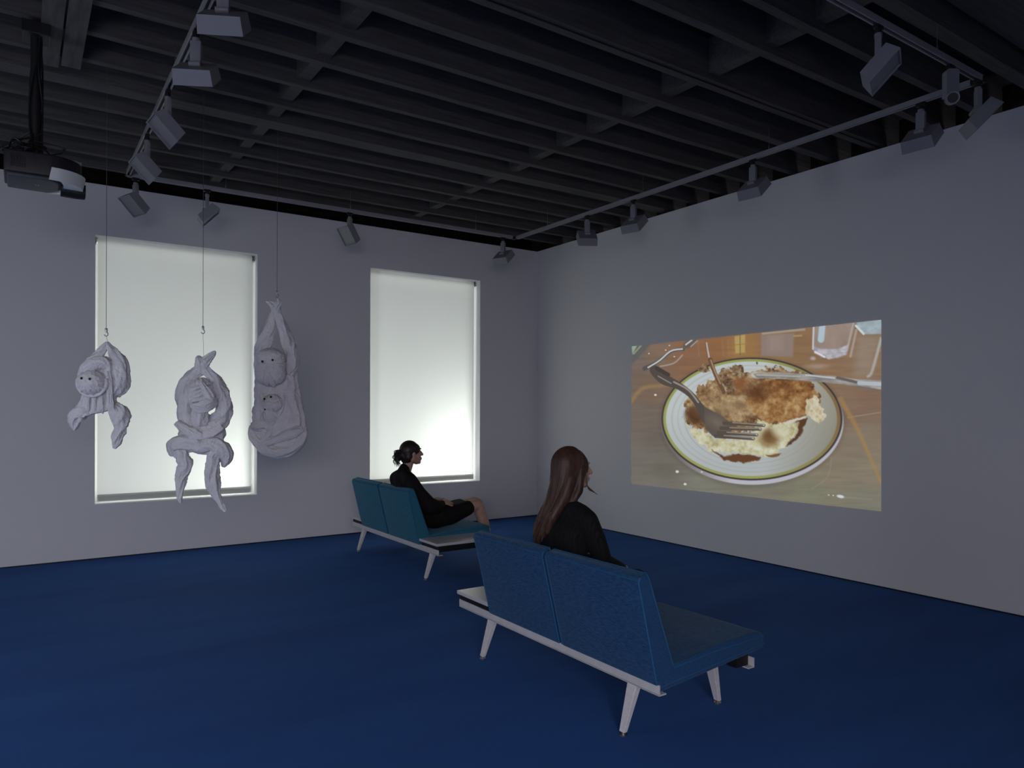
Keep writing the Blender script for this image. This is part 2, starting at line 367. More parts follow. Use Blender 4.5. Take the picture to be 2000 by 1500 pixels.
    # spoon and a second utensil
    line([(215, 428), (300, 385), (390, 318), (440, 298), (490, 296)], [16, 12, 10, 10, 9], (92, 84, 84)); line([(240, 420), (320, 372), (400, 306), (480, 292)], 5, (206, 212, 220))
    line([(325, 412), (420, 390), (480, 335)], 5, (168, 152, 140)); put(elli(532, 252, 55, 26, 4, -.55), (104, 92, 84)); line([(505, 262), (548, 230)], 5, (214, 210, 206)); line([(540, 275), (585, 235)], 4, (176, 160, 148))
    line([(650, 250), (658, 300), (668, 352)], [5, 5, 6], (196, 186, 186)); line([(640, 230), (655, 350)], 2, (120, 80, 60), 2, .6)
    for x0 in (590, 760, 800): line([(x0, 235), (x0 + 8, 340)], 4, (176, 124, 78), 6, .5)
    # plate
    rgt = np.clip((X - 1050) / 500, 0, 1); low = np.clip((Y - 700) / 400, 0, 1)
    put(elli(965, 797, 640, 446, 22) * .35, (70, 58, 52))
    put(elli(965, 793, 637, 441), np.array([120, 106, 104.]) + (np.clip((X - 420) / 400, 0, 1) * np.clip((Y - 560) / 300, 0, 1))[..., None] * np.array([72, 84, 100.]))
    put(elli(963, 777, 631, 427), (62, 52, 56))
    green = np.array([158, 166, 72.]) * (1 - rgt * (1 - low * .3))[..., None] + np.array([140, 104, 62.]) * (rgt * (1 - low * .3))[..., None]
    put(elli(962, 776, 619, 416), green)
    white = np.array([196, 206, 208.]) * (1 - .17 * rgt - .08 * low)[..., None] - np.array([8, 22, 46.]) * (rgt * .9)[..., None]
    put(elli(960, 775, 597, 398), white)
    for k_, al in ((.93, .35), (.86, .25), (.78, .4), (.72, .25)):
        rr = np.sqrt(((X - 960) / (597 * k_)) ** 2 + ((Y - 775) / (398 * k_)) ** 2); put(np.exp(-((rr - 1) / .012) ** 2) * al, (160, 152, 140))
    # gravy, meat, mash
    n1_, n2_, n3_ = nz_(.018, .022, 7), nz_(.05, .05, 9), nz_(.012, .03, 11)
    def mix3(a, b_, c_, t):
        t = np.clip(t, 0, 1)[..., None]; a, b_, c_ = (np.array(q, float) for q in (a, b_, c_))
        return np.where(t < .5, a + (b_ - a) * t * 2, b_ + (c_ - b_) * (t - .5) * 2)
    gravy = mix3((92, 54, 30), (158, 112, 62), (204, 182, 134), (n1_ * .6 + n2_ * .4 - .28) * 2.2)
    put(poly([(505, 655), (590, 570), (700, 490), (790, 430), (900, 470), (1000, 430), (1150, 430), (1330, 450), (1400, 560), (1440, 650), (1300, 830), (1000, 850), (650, 860), (500, 800)], 4, 45), gravy)
    put(elli(575, 745, 70, 62, 25), (92, 52, 28)); put(elli(880, 540, 60, 45, 30), (150, 84, 38)); put(elli(1000, 470, 55, 26, 10), (206, 196, 176))
    put(elli(800, 690, 170, 70, 60) * .6, (200, 168, 116))
    mash = mix3((168, 148, 84), (204, 198, 146), (226, 226, 196), (n1_ * .5 + n2_ * .5 - .2) * 1.9)
    put(poly([(498, 815), (640, 870), (720, 920), (980, 925), (1000, 770), (1100, 815), (1260, 775), (1300, 850), (1200, 960), (1120, 1030), (1000, 1025), (850, 1010), (700, 1010), (590, 950)], 4, 28, 21), mash)
    put(poly([(680, 990), (760, 1030), (900, 1020), (1030, 1040), (1020, 1062), (900, 1082), (760, 1060)], 5, 14, 31), (112, 62, 30)); put(poly([(1060, 1030), (1170, 1012), (1150, 1035), (1080, 1040)], 4, 8), (132, 84, 40))
    put(poly([(1290, 770), (1350, 765), (1310, 880), (1240, 950), (1200, 965), (1290, 860)], 6, 14, 33), (98, 56, 30)); put(elli(1090, 905, 66, 58, 28), (140, 98, 48)); put(elli(1080, 890, 30, 34, 20) * .7, (112, 72, 36)); put(elli(1165, 860, 50, 40, 25) * .8, (222, 218, 176))
    meat = mix3((96, 48, 20), (160, 98, 40), (206, 160, 92), (n1_ * .55 + n2_ * .3 + (Y - 520) / 1400 - .22) * 2.0)
    put(poly([(960, 590), (1050, 505), (1250, 485), (1380, 515), (1415, 610), (1430, 690), (1340, 745), (1200, 790), (1090, 805), (980, 745), (915, 660)], 4, 22, 41), meat)
    put(elli(1010, 590, 75, 60, 40) * .7, (92, 44, 20)); put(poly([(1340, 640), (1415, 612), (1482, 750), (1440, 806), (1330, 745)], 4, 18, 43), mix3((186, 150, 96), (212, 196, 154), (230, 222, 196), n2_ * 1.3 - .1))
    put(poly([(1180, 800), (1345, 752), (1340, 768), (1200, 818)], 3, 6), (216, 208, 190))
    for cx, cy, rx, ry in ((640, 430, 46, 30), (862, 438, 44, 48), (800, 560, 52, 52), (760, 470, 30, 40)):
        put(poly([(cx + rx * math.cos(a) , cy + ry * math.sin(a)) for a in np.linspace(0, 2 * math.pi, 12)[:-1]], 4, 26, int(cx)), mix3((72, 44, 28), (136, 100, 66), (190, 166, 128), n2_ * 1.5 - .25))
    line([(675, 365), (700, 440), (735, 520), (770, 590)], [16, 14, 14, 12], (118, 78, 52)); line([(680, 370), (705, 440), (745, 530)], 5, (176, 136, 100))
    line([(1000, 385), (1002, 392)], 6, (110, 90, 60))
    # knife
    put(poly([(972, 462), (1010, 452), (1130, 450), (1340, 462), (1560, 480), (1700, 500), (1862, 505), (1862, 572), (1700, 548), (1480, 522), (1200, 500), (1000, 490)], 3), np.array([150, 146, 142.]) * (.72 + .6 * nz_(.012, .05, 61))[..., None])
    line([(1000, 470), (1300, 480)], 5, (186, 178, 160)); line([(1560, 488), (1690, 520)], 10, (108, 96, 90)); line([(1710, 525), (1862, 532)], 14, (184, 194, 204)); line([(1690, 548), (1862, 575)], 4, (110, 108, 110)); line([(1340, 470), (1540, 492)], 5, (200, 204, 210))
    # fork
    line([(285, 440), (350, 500), (450, 545), (540, 610), (600, 690), (650, 770)], [34, 38, 26, 22, 26, 40], (86, 74, 68)); line([(300, 425), (380, 470)], 14, (72, 62, 58)); line([(420, 520), (520, 575), (590, 660)], 6, (160, 146, 136)); line([(310, 480), (400, 530)], 4, (150, 136, 126))
    put(poly([(630, 690), (740, 745), (800, 790), (830, 850), (780, 915), (690, 895), (640, 845)], 4), (96, 84, 74)); put(elli(720, 800, 60, 34, 30, .5) * .6, (134, 118, 100))
    for a, b_ in (((770, 805), (1050, 820)), ((750, 840), (1025, 846)), ((730, 872), (1000, 886)), ((710, 895), (975, 912))):
        line([(a[0], a[1] + 8), (b_[0], b_[1] + 8)], 4, (120, 96, 60)); line([a, b_], [13, 9], (88, 76, 66)); line([(a[0] + 60, a[1] - 4), (b_[0], b_[1] - 3)], 3, (164, 152, 136)); line([(b_[0] - 6, b_[1] - 2), b_], 4, (196, 200, 200))
    # glasses, napkin, light on the table
    gm = poly([(1388, 128), (1690, 95), (1625, 330), (1560, 355), (1450, 350), (1390, 300)], 5)
    put(gm * .6, np.array([168, 152, 148.]) * (.85 + .3 * nz_(.02, .008, 71))[..., None]); put(poly([(1388, 270), (1450, 290), (1560, 290), (1635, 260), (1620, 330), (1500, 362), (1400, 320)], 5) * .9, np.array([186, 182, 196.]) * (.7 + .55 * nz_(.03, .05, 73))[..., None])
    line([(1455, 130), (1445, 225)], 22, (176, 204, 224), 5); line([(1395, 130), (1390, 290)], 6, (206, 204, 214)); line([(1670, 110), (1625, 300)], 6, (190, 180, 180), 4, .7); line([(1405, 310), (1470, 345)], 6, (226, 228, 240))
    put(poly([(1690, 105), (1862, 85), (1862, 185), (1750, 188), (1700, 150)], 4), np.array([160, 182, 192.]) * (.85 + .3 * nz_(.02, .03, 75))[..., None]); line([(1688, 130), (1740, 185)], 8, (206, 226, 226))
    line([(1690, 160), (1650, 340)], 7, (186, 176, 172), 6, .8); line([(1862, 215), (1800, 440), (1770, 480)], [10, 9, 8], (190, 190, 190), 6, .8); put(poly([(1700, 200), (1850, 200), (1790, 470), (1680, 470)], 30) * .35, (168, 156, 150))
    put(elli(1420, 410, 70, 16, 10) * .5, (190, 170, 150)); put(elli(1390, 355, 18, 12, 6) * .7, (196, 190, 196))
    line([(1630, 765), (1862, 728)], 3, (176, 156, 140), 3, .7); line([(1580, 640), (1700, 850), (1862, 1220)], [18, 14, 9], (182, 132, 62), 9, .65)
    line([(1520, 1040), (1490, 1180), (1380, 1260)], 2, (170, 160, 140), 3, .5)
    for x, y, s_ in ((290, 610, 7), (440, 1143, 9), (495, 1230, 8), (390, 268, 4), (364, 300, 4), (246, 324, 4), (424, 345, 4), (1498, 1305, 4), (1530, 1308, 4), (612, 1145, 5)): put(elli(x, y, s_ * 1.3, s_, 2), (226, 226, 216))
    put(elli(1580, 1315, 26, 11, 3, .2), (216, 224, 230)); line([(1610, 1322), (1800, 1335)], 3, (150, 150, 136), 3, .6)
    lum = img @ np.array([.3, .59, .11]); img = lum[..., None] + (img - lum[..., None]) * .74
    return np.clip(img * .90 + 9, 0, 255)
nx, ny = 520, 280
pic = picture(nx, ny) / 255.0
picl = np.where(pic <= 0.04045, pic / 12.92, ((pic + 0.055) / 1.055) ** 2.4)
TL, TR, BR, BL = (-1.908, 2.247), (-4.928, 2.262), (-4.931, 0.645), (-1.907, 0.613)
uu, vv = np.meshgrid(np.linspace(0, 1, nx + 1), np.linspace(0, 1, ny + 1))
def bil(k): return (TL[k] * (1 - uu) + TR[k] * uu) * (1 - vv) + (BL[k] * (1 - uu) + BR[k] * uu) * vv
co = np.stack([np.full_like(uu, -0.003), bil(0), bil(1)], -1).reshape(-1, 3)
idx = np.arange((nx + 1) * (ny + 1)).reshape(ny + 1, nx + 1)
faces = np.stack([idx[:-1, :-1], idx[1:, :-1], idx[1:, 1:], idx[:-1, 1:]], -1).reshape(-1, 4)
me = bpy.data.meshes.new('projected_video'); me.from_pydata(co.tolist(), [], faces.tolist())
ca = me.color_attributes.new('picture', 'FLOAT_COLOR', 'POINT')
ca.data.foreach_set('color', np.concatenate([picl.reshape(-1, 3), np.ones(((nx + 1) * (ny + 1), 1))], 1).astype(np.float32).ravel())
M_pic = bpy.data.materials.new('projected_light'); M_pic.use_nodes = True
nt = M_pic.node_tree; b = nt.nodes['Principled BSDF']; b.inputs['Base Color'].default_value = (0, 0, 0, 1); b.inputs['Specular IOR Level'].default_value = 0
at = nt.nodes.new('ShaderNodeVertexColor'); at.layer_name = 'picture'
nt.links.new(at.outputs[0], b.inputs['Emission Color']); b.inputs['Emission Strength'].default_value = 0.95
o = objm('projected_video', me, M_pic)
tag(o, 'projected video image of a half eaten plate of food on the right wall', 'projection')

# ------------------------------------------------------------------ benches
def piping(bm, pts, r=.004): tube(bm, pts + [pts[0]], r, 6)
def bench(xr, y0, y1, seats, tables, legys, name_label, fab):
    """xr: rear rail face; y0<y1 rail ends; seats: list of (ya,yb); tables likewise"""
    root = empty('modular_bench', (xr + .35, (y0 + y1) / 2, 0)); ox, oy = xr + .35, (y0 + y1) / 2
    tag(root, name_label, 'bench', 'modular benches')
    T = lambda p: (p[0] + xr - ox, p[1] - oy, p[2])
    def B(lo, hi, bev=0, seg=2): return bx(T(lo), T(hi), bev, seg)
    # rails: pressed angle section
    for nm, xa, s_ in (('rear_rail', 0, 1), ('front_rail', .66, -1)):
        bm = nb(); x0 = min(xa, xa + s_ * .006); box(bm, T((x0, y0, .230)), T((x0 + .006, y1, .274)))
        xx = sorted((xa, xa + s_ * .045)); box(bm, T((xx[0], y0, .226)), T((xx[1], y1, .232)))
        obj(nm, bm, M_white, root)
    for yy in legys: obj('cross_bar', B((.012, yy - .03, .233), (.648, yy + .03, .256)), M_black, root)
    if not tables or tables[0][0] > y0 + .05: obj('end_block', B((.56, y0 + .03, .232), (.650, y0 + .09, .30)), M_black, root)
    # legs: folded sheet, tapering, splayed outwards, on steel glides
    for yy in legys:
        for xt, xf, s_ in ((.012, -.048, -1), (.565, .605, 1)):
            bm = nb()
            def sec(z, xc, wd, dp): return [(xc - s_ * .0, yy - wd / 2, z), (xc, yy + wd / 2, z), (xc - s_ * dp, yy + wd / 2, z), (xc - s_ * dp, yy - wd / 2, z)]
            a = [bm.verts.new(T(p)) for p in sec(.232, xt + s_ * .004, .062, .038)]; c = [bm.verts.new(T(p)) for p in sec(.016, xf + s_ * .01, .034, .022)]
            for k in range(4): bm.faces.new((a[k], a[(k + 1) % 4], c[(k + 1) % 4], c[k]))
            bm.faces.new(a[::-1]); bm.faces.new(c)
            bmesh.ops.bevel(bm, geom=bm.edges[:], offset=.003, segments=2, affect='EDGES')
            lg = obj('leg', bm, M_leg, root)
            bm = nb(); xc = xf + s_ * .0 - s_ * .002
            for r_, za, zb in ((.010, .006, .018), (.019, .0, .007)): tube(bm, [T((xc, yy, za)), T((xc, yy, zb))], r_, 14)
            obj('glide', bm, M_steel, lg)
    for (ta, tb) in tables:
        obj('table_apron', B((.004, ta + .012, .258), (.655, tb - .012, .309)), M_black, root)
        obj('table_top', B((-.016, ta, .309), (.665, tb, .332), .004), M_top, root)
    for (sa, sb) in seats:
        # seat cushion
        prof = [(.0, .236), (.742, .305), (.748, .330), (.735, .382), (.69, .394), (.40, .382), (.07, .345)]
        bm = nb(); prism(bm, [(p[0] + xr - ox, p[1]) for p in prof], sa - oy + .003, sb - oy - .003, 1, .010, 3)
        st = obj('seat', bm, fab, root, True)
        bm = nb()
        for yy in (sa + .002, sb - .002):
            tube(bm, [T((.10, yy, .333)), T((.40, yy, .357)), T((.738, yy, .366))], .0035, 6)
            tube(bm, [T((.01, yy, .262)), T((.40, yy, .297)), T((.746, yy, .329))], .0035, 6)
        tube(bm, [T((.742, sa + .004, .366)), T((.742, sb - .004, .366))], .0035, 6)
        obj('piping', bm, M_pipe, st, True)
        # back cushion: leaning, slightly tapering upwards
        prof = [(-.006, .268), (-.122, .745), (-.112, .768), (-.070, .778), (-.052, .760), (.105, .338), (.09, .268)]
        bm = nb(); prism(bm, [(p[0] + xr - ox, p[1]) for p in prof], sa - oy + .004, sb - oy - .004, 1, .012, 3)
        bk = obj('backrest', bm, fab, root, True)
        bm = nb()
        for yy in (sa + .004, sb - .004):
            tube(bm, [T((-.004, yy, .275)), T((-.118, yy, .742)), T((-.108, yy, .765))], .0038, 6)
            tube(bm, [T((.096, yy, .345)), T((-.055, yy, .752)), T((-.070, yy, .776))], .0038, 6)
        tube(bm, [T((-.119, sa + .010, .752)), T((-.119, sb - .010, .752))], .0038, 6)
        tube(bm, [T((-.064, sa + .010, .777)), T((-.064, sb - .010, .777))], .0038, 6)
        obj('piping', bm, M_pipe, bk, True)
    return root
bench(-3.675, -5.955, -4.19, [(-5.950, -5.264), (-5.246, -4.562)], [(-4.555, -4.185)], (-5.774, -4.552), 'nearer blue upholstered two seat bench with one white end table, long haired woman seated', M_fab)
bench(-3.030, -2.715, -0.765, [(-2.372, -1.716), (-1.698, -1.045)], [(-2.715, -2.380), (-1.040, -0.760)], (-2.570, -1.045), 'farther teal upholstered two seat bench with a white table at each end', M_fab2)

# ------------------------------------------------------------------ track lighting
TZ = 3.55; TX0, TX1, TY0, TY1 = -5.235, -1.05, -6.14, -1.0
def track(name_label, p, q, hang):
    root = empty('lighting_track', ((p[0] + q[0]) / 2, (p[1] + q[1]) / 2, TZ)); d = Vector((q[0] - p[0], q[1] - p[1], 0)); L = d.length
    root.rotation_euler = (0, 0, math.atan2(d.y, d.x)); tag(root, name_label, 'track', 'ceiling lighting tracks')
    h = L / 2
    bm = nb(); prof = [(-.018, .036), (.018, .036), (.018, 0), (.010, 0), (.010, .022), (-.010, .022), (-.010, 0), (-.018, 0)]
    prism(bm, prof, -h, h, 0); obj('channel', bm, M_track, root)
    obj('conductor_strip', bx((-h + .02, -.0095, .016), (h - .02, .0095, .0215)), M_blackp, root)
    for s_ in hang:
        x = -h + s_ * L; bm = nb(); tube(bm, [(x, 0, .036), (x, 0, .215)], .0025, 6); tube(bm, [(x, 0, .036), (x, 0, .07)], .006, 8); obj('hanger_wire', bm, M_steel, root)
    obj('end_connector', bx((h - .03, -.02, -.004), (h + .02, .02, .034), .003), M_blackp, root)
track('pale track running along the left below the joists with four heads', (TX0, -7.2), (TX0, TY1 - .03), (.32, .62, .86))
track('pale track parallel to the window wall with four heads', (TX0, TY1), (TX1 - .03, TY1), (.2, .5, .87))
track('pale track parallel to the projection wall with four heads', (TX1, TY1 - .02), (TX1, TY0 + .03), (.12, .42, .70))
track('pale track nearest the flat ceiling panel at upper right', (-5.2, TY0), (TX1, TY0), (.55, .865))

M_stem = M_fixture
def fixture(x, y, axis_deg, aim, tilt, label, stem=.14, drop=0.0):
    """axis_deg: azimuth of the long side; aim=+1/-1 picks which side the lens faces; tilt below horizontal"""
    root = empty('track_light', (x, y, TZ)); tag(root, label, 'spotlight', 'track light heads')
    bm = nb(); box(bm, (-.03, -.014, -.022), (.03, .014, -.0005), .003); tube(bm, [(0, 0, -.045), (0, 0, -.02)], .017, 14); ad = obj('adapter', bm, M_blackp, root)
    ad.rotation_euler = (0, 0, 0 if abs(y - TY1) < .05 or abs(y - TY0) < .05 else R(90))
    az = R(axis_deg); e = Vector((math.cos(az), math.sin(az), 0)); n = Vector((math.sin(az), -math.cos(az), 0)) * aim
    n = (n * math.cos(R(tilt)) - Vector((0, 0, 1)) * math.sin(R(tilt))).normalized(); wv = n.cross(e).normalized()
    hz = -.045 - stem - .03
    M3 = Matrix((e, wv, n)).transposed()
    # stem: short collar, then flat bar offset to the side of the head
    bm = nb(); tube(bm, [(0, 0, -.065), (0, 0, -.045)], .020, 14)
    q = Matrix.Rotation(az, 4, 'Z')
    b2 = nb(); box(b2, (-.028, -.016, -.045 - stem), (.028, .016, -.062), .003)
    for v in b2.verts: v.co = q @ v.co
    t_ = bpy.data.meshes.new('t'); b2.to_mesh(t_); b2.free(); bm.from_mesh(t_); bpy.data.meshes.remove(t_)
    obj('stem', bm, M_fixture, root, True)
    c = Vector((0, 0, hz)) + n * .012
    def oriented(bm):
        M4 = Matrix.Translation(c) @ M3.to_4x4()
        for v in bm.verts: v.co = M4 @ v.co
        return bm
    bm = nb()
    # head: back narrower than the mouth, open tray with a rim
    L2, W2, T2 = .102, .102, .040
    back = [(-L2 + .006, -W2 + .014, -T2), (L2 - .006, -W2 + .014, -T2), (L2 - .006, W2 - .014, -T2), (-L2 + .006, W2 - .014, -T2)]
    mouth = [(-L2, -W2, T2), (L2, -W2, T2), (L2, W2, T2), (-L2, W2, T2)]
    inn = [(-L2 + .008, -W2 + .008, T2), (L2 - .008, -W2 + .008, T2), (L2 - .008, W2 - .008, T2), (-L2 + .008, W2 - .008, T2)]
    deep = [(a[0], a[1], T2 - .016) for a in inn]
    rings = [[bm.verts.new(p) for p in q_] for q_ in (back, mouth, inn, deep)]
    for a, b_ in zip(rings, rings[1:]):
        for k in range(4): bm.faces.new((a[k], a[(k + 1) % 4], b_[(k + 1) % 4], b_[k]))
    bm.faces.new(rings[0][::-1]); bm.faces.new(rings[-1])
    hd = obj('head', oriented(bm), M_fixture, root)
    obj('lens', oriented(bx((-L2 + .009, -W2 + .009, T2 - .015), (L2 - .009, W2 - .009, T2 - .010))), M_lens, hd)
    obj('yoke_pivot', oriented(tube(nb(), [(-.03, 0, -T2 - .012), (.03, 0, -T2 - .012)], .014, 10)), M_fixture, root)
    return root
FX = [(TX0, -4.66, -27, -1, 55, 'topmost box shaped track light on the left track, seen from behind'),
      (TX0, -4.02, -27, -1, 55, 'second box shaped track light from the top on the left track'),
      (TX0, -3.12, 95, -1, 45, 'third track light from the top on left track, tilted to show its long lens'),
      (TX0, -2.20, 95, -1, 45, 'lowest tilted track light on the left track above the track corner'),
      (-5.17, TY1, 110, -1, 45, 'leftmost track light on the window wall track, just below the track corner'),
      (-4.57, TY1, 80, 1, 45, 'small tilted track light above the window with hanging monkeys'),
      (-3.165, TY1, 102, -1, 32, 'track light between the two windows with its lens facing the room'),
      (-1.24, TY1, 112, 1, 50, 'track light beside the far track corner above the second window'),
      (TX1, -2.33, -30, -1, 50, 'farthest track light on the projection wall track, facing away squarely'),
      (TX1, -3.03, 103, 1, 50, 'second farthest track light on the projection wall track'),
      (TX1, -4.43, 96, 1, 50, 'track light midway along the projection wall track'),
      (TX1, -5.77, 95, 1, 50, 'nearest track light on the projection wall track, against the wall'),
      (-2.24, TY0, 26, 1, 44, 'large tilted track light showing its lens, leftmost on the upper right track'),
      (-1.10, TY0, 40, 1, 44, 'track light at the near track corner beside the projection wall')]
for f in FX: fixture(*f, stem=.165 if f[0] == TX0 and f[1] > -3.5 else .15)
# the one round spot
root = empty('round_spotlight', (-1.448, TY0, TZ)); tag(root, 'round barrel spotlight with box stem on the upper right track', 'spotlight')
obj('adapter', box(nb(), (-.03, -.014, -.0275), (.03, .014, -.0005), .003), M_blackp, root)
bm = nb(); prism(bm, [(-.038, -.195), (.038, -.195), (.038, -.028), (-.024, -.028), (-.038, -.042)], -.022, .022, 1)
q = Matrix.Rotation(R(-30), 4, 'Z')
for v in bm.verts: v.co = q @ v.co
obj('stem', bm, M_fixture, root)
ax_ = Vector((-.72, -.42, -.25)).normalized(); c0 = Vector((.02, .01, -.195)); c1 = c0 + ax_ * .13
bm = nb(); tube(bm, [c0, c0 + ax_ * .02, c1 - ax_ * .01, c1], [.026, .034, .036, .036], 24); brl = obj('barrel', bm, M_fixture, root, True)
bm = nb(); tube(bm, [c1 - ax_ * .002, c1 + ax_ * .003], .028, 24); obj('lens', bm, M_blackp, brl)

# ------------------------------------------------------------------ projector on its pole
PX, PY = -5.900, -3.165
bd = empty('mounting_boards', (-5.85, -3.6, 3.72)); tag(bd, 'pair of grey timber boards fixed under joists above projector', 'board')
for xx in (-.075, .045): obj('board', bx((xx, -1.9, .0), (xx + .108, .95 if xx < 0 else .90, .028), .002), M_board, bd)
pj = empty('ceiling_projector', (PX, PY, 2.822)); tag(pj, 'dark grey video projector with pale curved front hanging from a black pole', 'projector')
M_pdark = mat('projector_dark_plastic', (0.020, 0.020, 0.023), 0.45, 0.4)
M_pgrey = mat('projector_grey_lid', (0.060, 0.066, 0.072), 0.5, 0.4)
M_ppale = mat('projector_pale_front', (0.74, 0.77, 0.74), 0.35, 0.5)
# plan outline: straight back and sides, bowed front (towards +x)
def outline(s, n=14):
    pts = [(-.20 * s, -.15 * s), (.02 * s, -.165 * s)]
    for k in range(1, n): a = -math.pi / 2 + math.pi * k / n; pts.append((.02 * s + .165 * s * math.cos(a), .165 * s * math.sin(a)))
    return pts + [(.02 * s, .165 * s), (-.20 * s, .15 * s)]
bm = nb(); prism(bm, outline(1.0), .0, .125, 2, .010, 3); obj('body', bm, M_pdark, pj, True)
bm = nb()
lid = [(-.185, -.140), (.02, -.150), (.055, -.10), (.07, -.04), (.07, .04), (.055, .10), (.02, .150), (-.185, .140)]
prism(bm, lid, -.022, .002, 2, .010, 3); obj('lid', bm, M_pgrey, pj, True)
bm = nb(); fr = []
for k in range(0, 17):
    a = -math.pi / 2 + math.pi * k / 16; fr.append((.026 + .178 * math.cos(a), .172 * math.sin(a)))
inner = [(.06 + .03 * math.cos(-math.pi / 2 + math.pi * k / 16), .150 * math.sin(-math.pi / 2 + math.pi * k / 16)) for k in range(17)]
A = [bm.verts.new((*p, .052)) for p in fr]; B_ = [bm.verts.new((p[0] - .014, p[1] * .96, -.020)) for p in fr]; D_ = [bm.verts.new((*p, -.018)) for p in inner]; E_ = [bm.verts.new((*p, .03)) for p in inner]
for k in range(16):
    bm.faces.new((A[k], A[k + 1], B_[k + 1], B_[k])); bm.faces.new((B_[k], B_[k + 1], D_[k + 1], D_[k])); bm.faces.new((D_[k], D_[k + 1], E_[k + 1], E_[k])); bm.faces.new((E_[k], E_[k + 1], A[k + 1], A[k]))
bm.faces.new((A[0], B_[0], D_[0], E_[0])); bm.faces.new((A[-1], E_[-1], D_[-1], B_[-1]))
obj('front_bezel', bm, M_ppale, pj, True)
bm = nb(); tube(bm, [(.08, .045, -.005), (.16, .045, -.010), (.205, .045, -.012)], [.050, .048, .044], 24); lensb = obj('lens_barrel', bm, M_blackp, pj, True)
bm = nb(); tube(bm, [(.202, .045, -.012), (.207, .045, -.012)], .034, 24); obj('lens', bm, M_lens, lensb)
for rr_ in range(2):
    for k in range(11): obj('vent_slot', bx((-.17 + k * .013, -.1605 + (k * .0006), .030 + rr_ * .034), (-.163 + k * .013, -.150, .058 + rr_ * .034)), M_blackp, pj)
# small maker mark on the lid
for xx in (-.05, -.038): obj('lid_mark', bx((xx, -.02, -.0225), (xx + .006, .012, -.0215)), M_fixture, pj)
obj('mount_plate', bx((-.06, -.07, .125), (.16, .03, .140), .003), M_steel, pj)
for xx, yy in ((.05, -.10), (.13, -.06)): obj('mount_arm', bx((xx - .05, yy - .008, .122), (xx + .05, yy + .008, .136), .002), M_steel, pj)
bm = nb(); tube(bm, [(-.05, -.02, .14), (-.05, -.02, .90)], .026, 16); obj('pole', bm, M_blackp, pj, True)
obj('ceiling_plate', bx((-.12, -.09, .83), (.02, .07, .90), .004), M_blackp, pj)
cr = random.Random(8)
for k in range(7):
    ph = cr.uniform(0, 6.28); pts = [(-.05 + .034 * math.cos(ph + .9 * math.sin(t * 5 + k)), -.02 + .034 * math.sin(ph + .9 * math.sin(t * 5 + k)), .15 + .70 * t) for t in np.linspace(0, 1, 24)]
    obj('cable', tube(nb(), pts, .006, 6), M_blackp, pj, True)
for k in range(16):
    a0 = cr.uniform(-.20, .0); pts = [(a0, cr.uniform(-.12, .06), .13)]
    for j in range(4): pts.append((pts[-1][0] + cr.uniform(-.05, .07), min(.1, max(-.13, pts[-1][1] + cr.uniform(-.06, .06))), cr.uniform(.14, .21)))
    pts.append((-.05 + cr.uniform(-.03, .03), cr.uniform(-.05, .02), .22 + cr.uniform(0, .06)))
    obj('cable', tube(nb(), [tuple(p) for p in spline(pts, 20)], .005, 5), M_blackp, pj, True)

# ------------------------------------------------------------------ cloth monkeys
M_cloth = mat('white_terry_cloth', (0.80, 0.78, 0.80), 0.95, 0.1, bump=0.5, bscale=140, noise_amt=0.03, nscale=25)
nt = M_cloth.node_tree; pb = nt.nodes['Principled BSDF']
wn_ = nt.nodes.new('ShaderNodeTexNoise'); wn_.inputs['Scale'].default_value = 20; wn_.inputs['Detail'].default_value = 2.5; wn_.inputs['Distortion'].default_value = 2.2
tcn = nt.nodes.new('ShaderNodeTexCoord'); nt.links.new(tcn.outputs['Object'], wn_.inputs['Vector'])
bb_ = nt.nodes.new('ShaderNodeBump'); bb_.inputs['Strength'].default_value = 0.65; bb_.inputs['Distance'].default_value = 0.014
nt.links.new(wn_.outputs['Fac'], bb_.inputs['Height'])
ob_ = [n for n in nt.nodes if n.type == 'BUMP' and n != bb_][0]; nt.links.new(bb_.outputs[0], ob_.inputs['Normal'])
M_eye = mat('black_bead', (0.004, 0.004, 0.004), 0.25, 0.5)
M_wire = mat('thin_grey_wire', (0.16, 0.16, 0.16), 0.4, 0.5, metal=0.6)
def sn(v): return noise.noise(Vector(v))
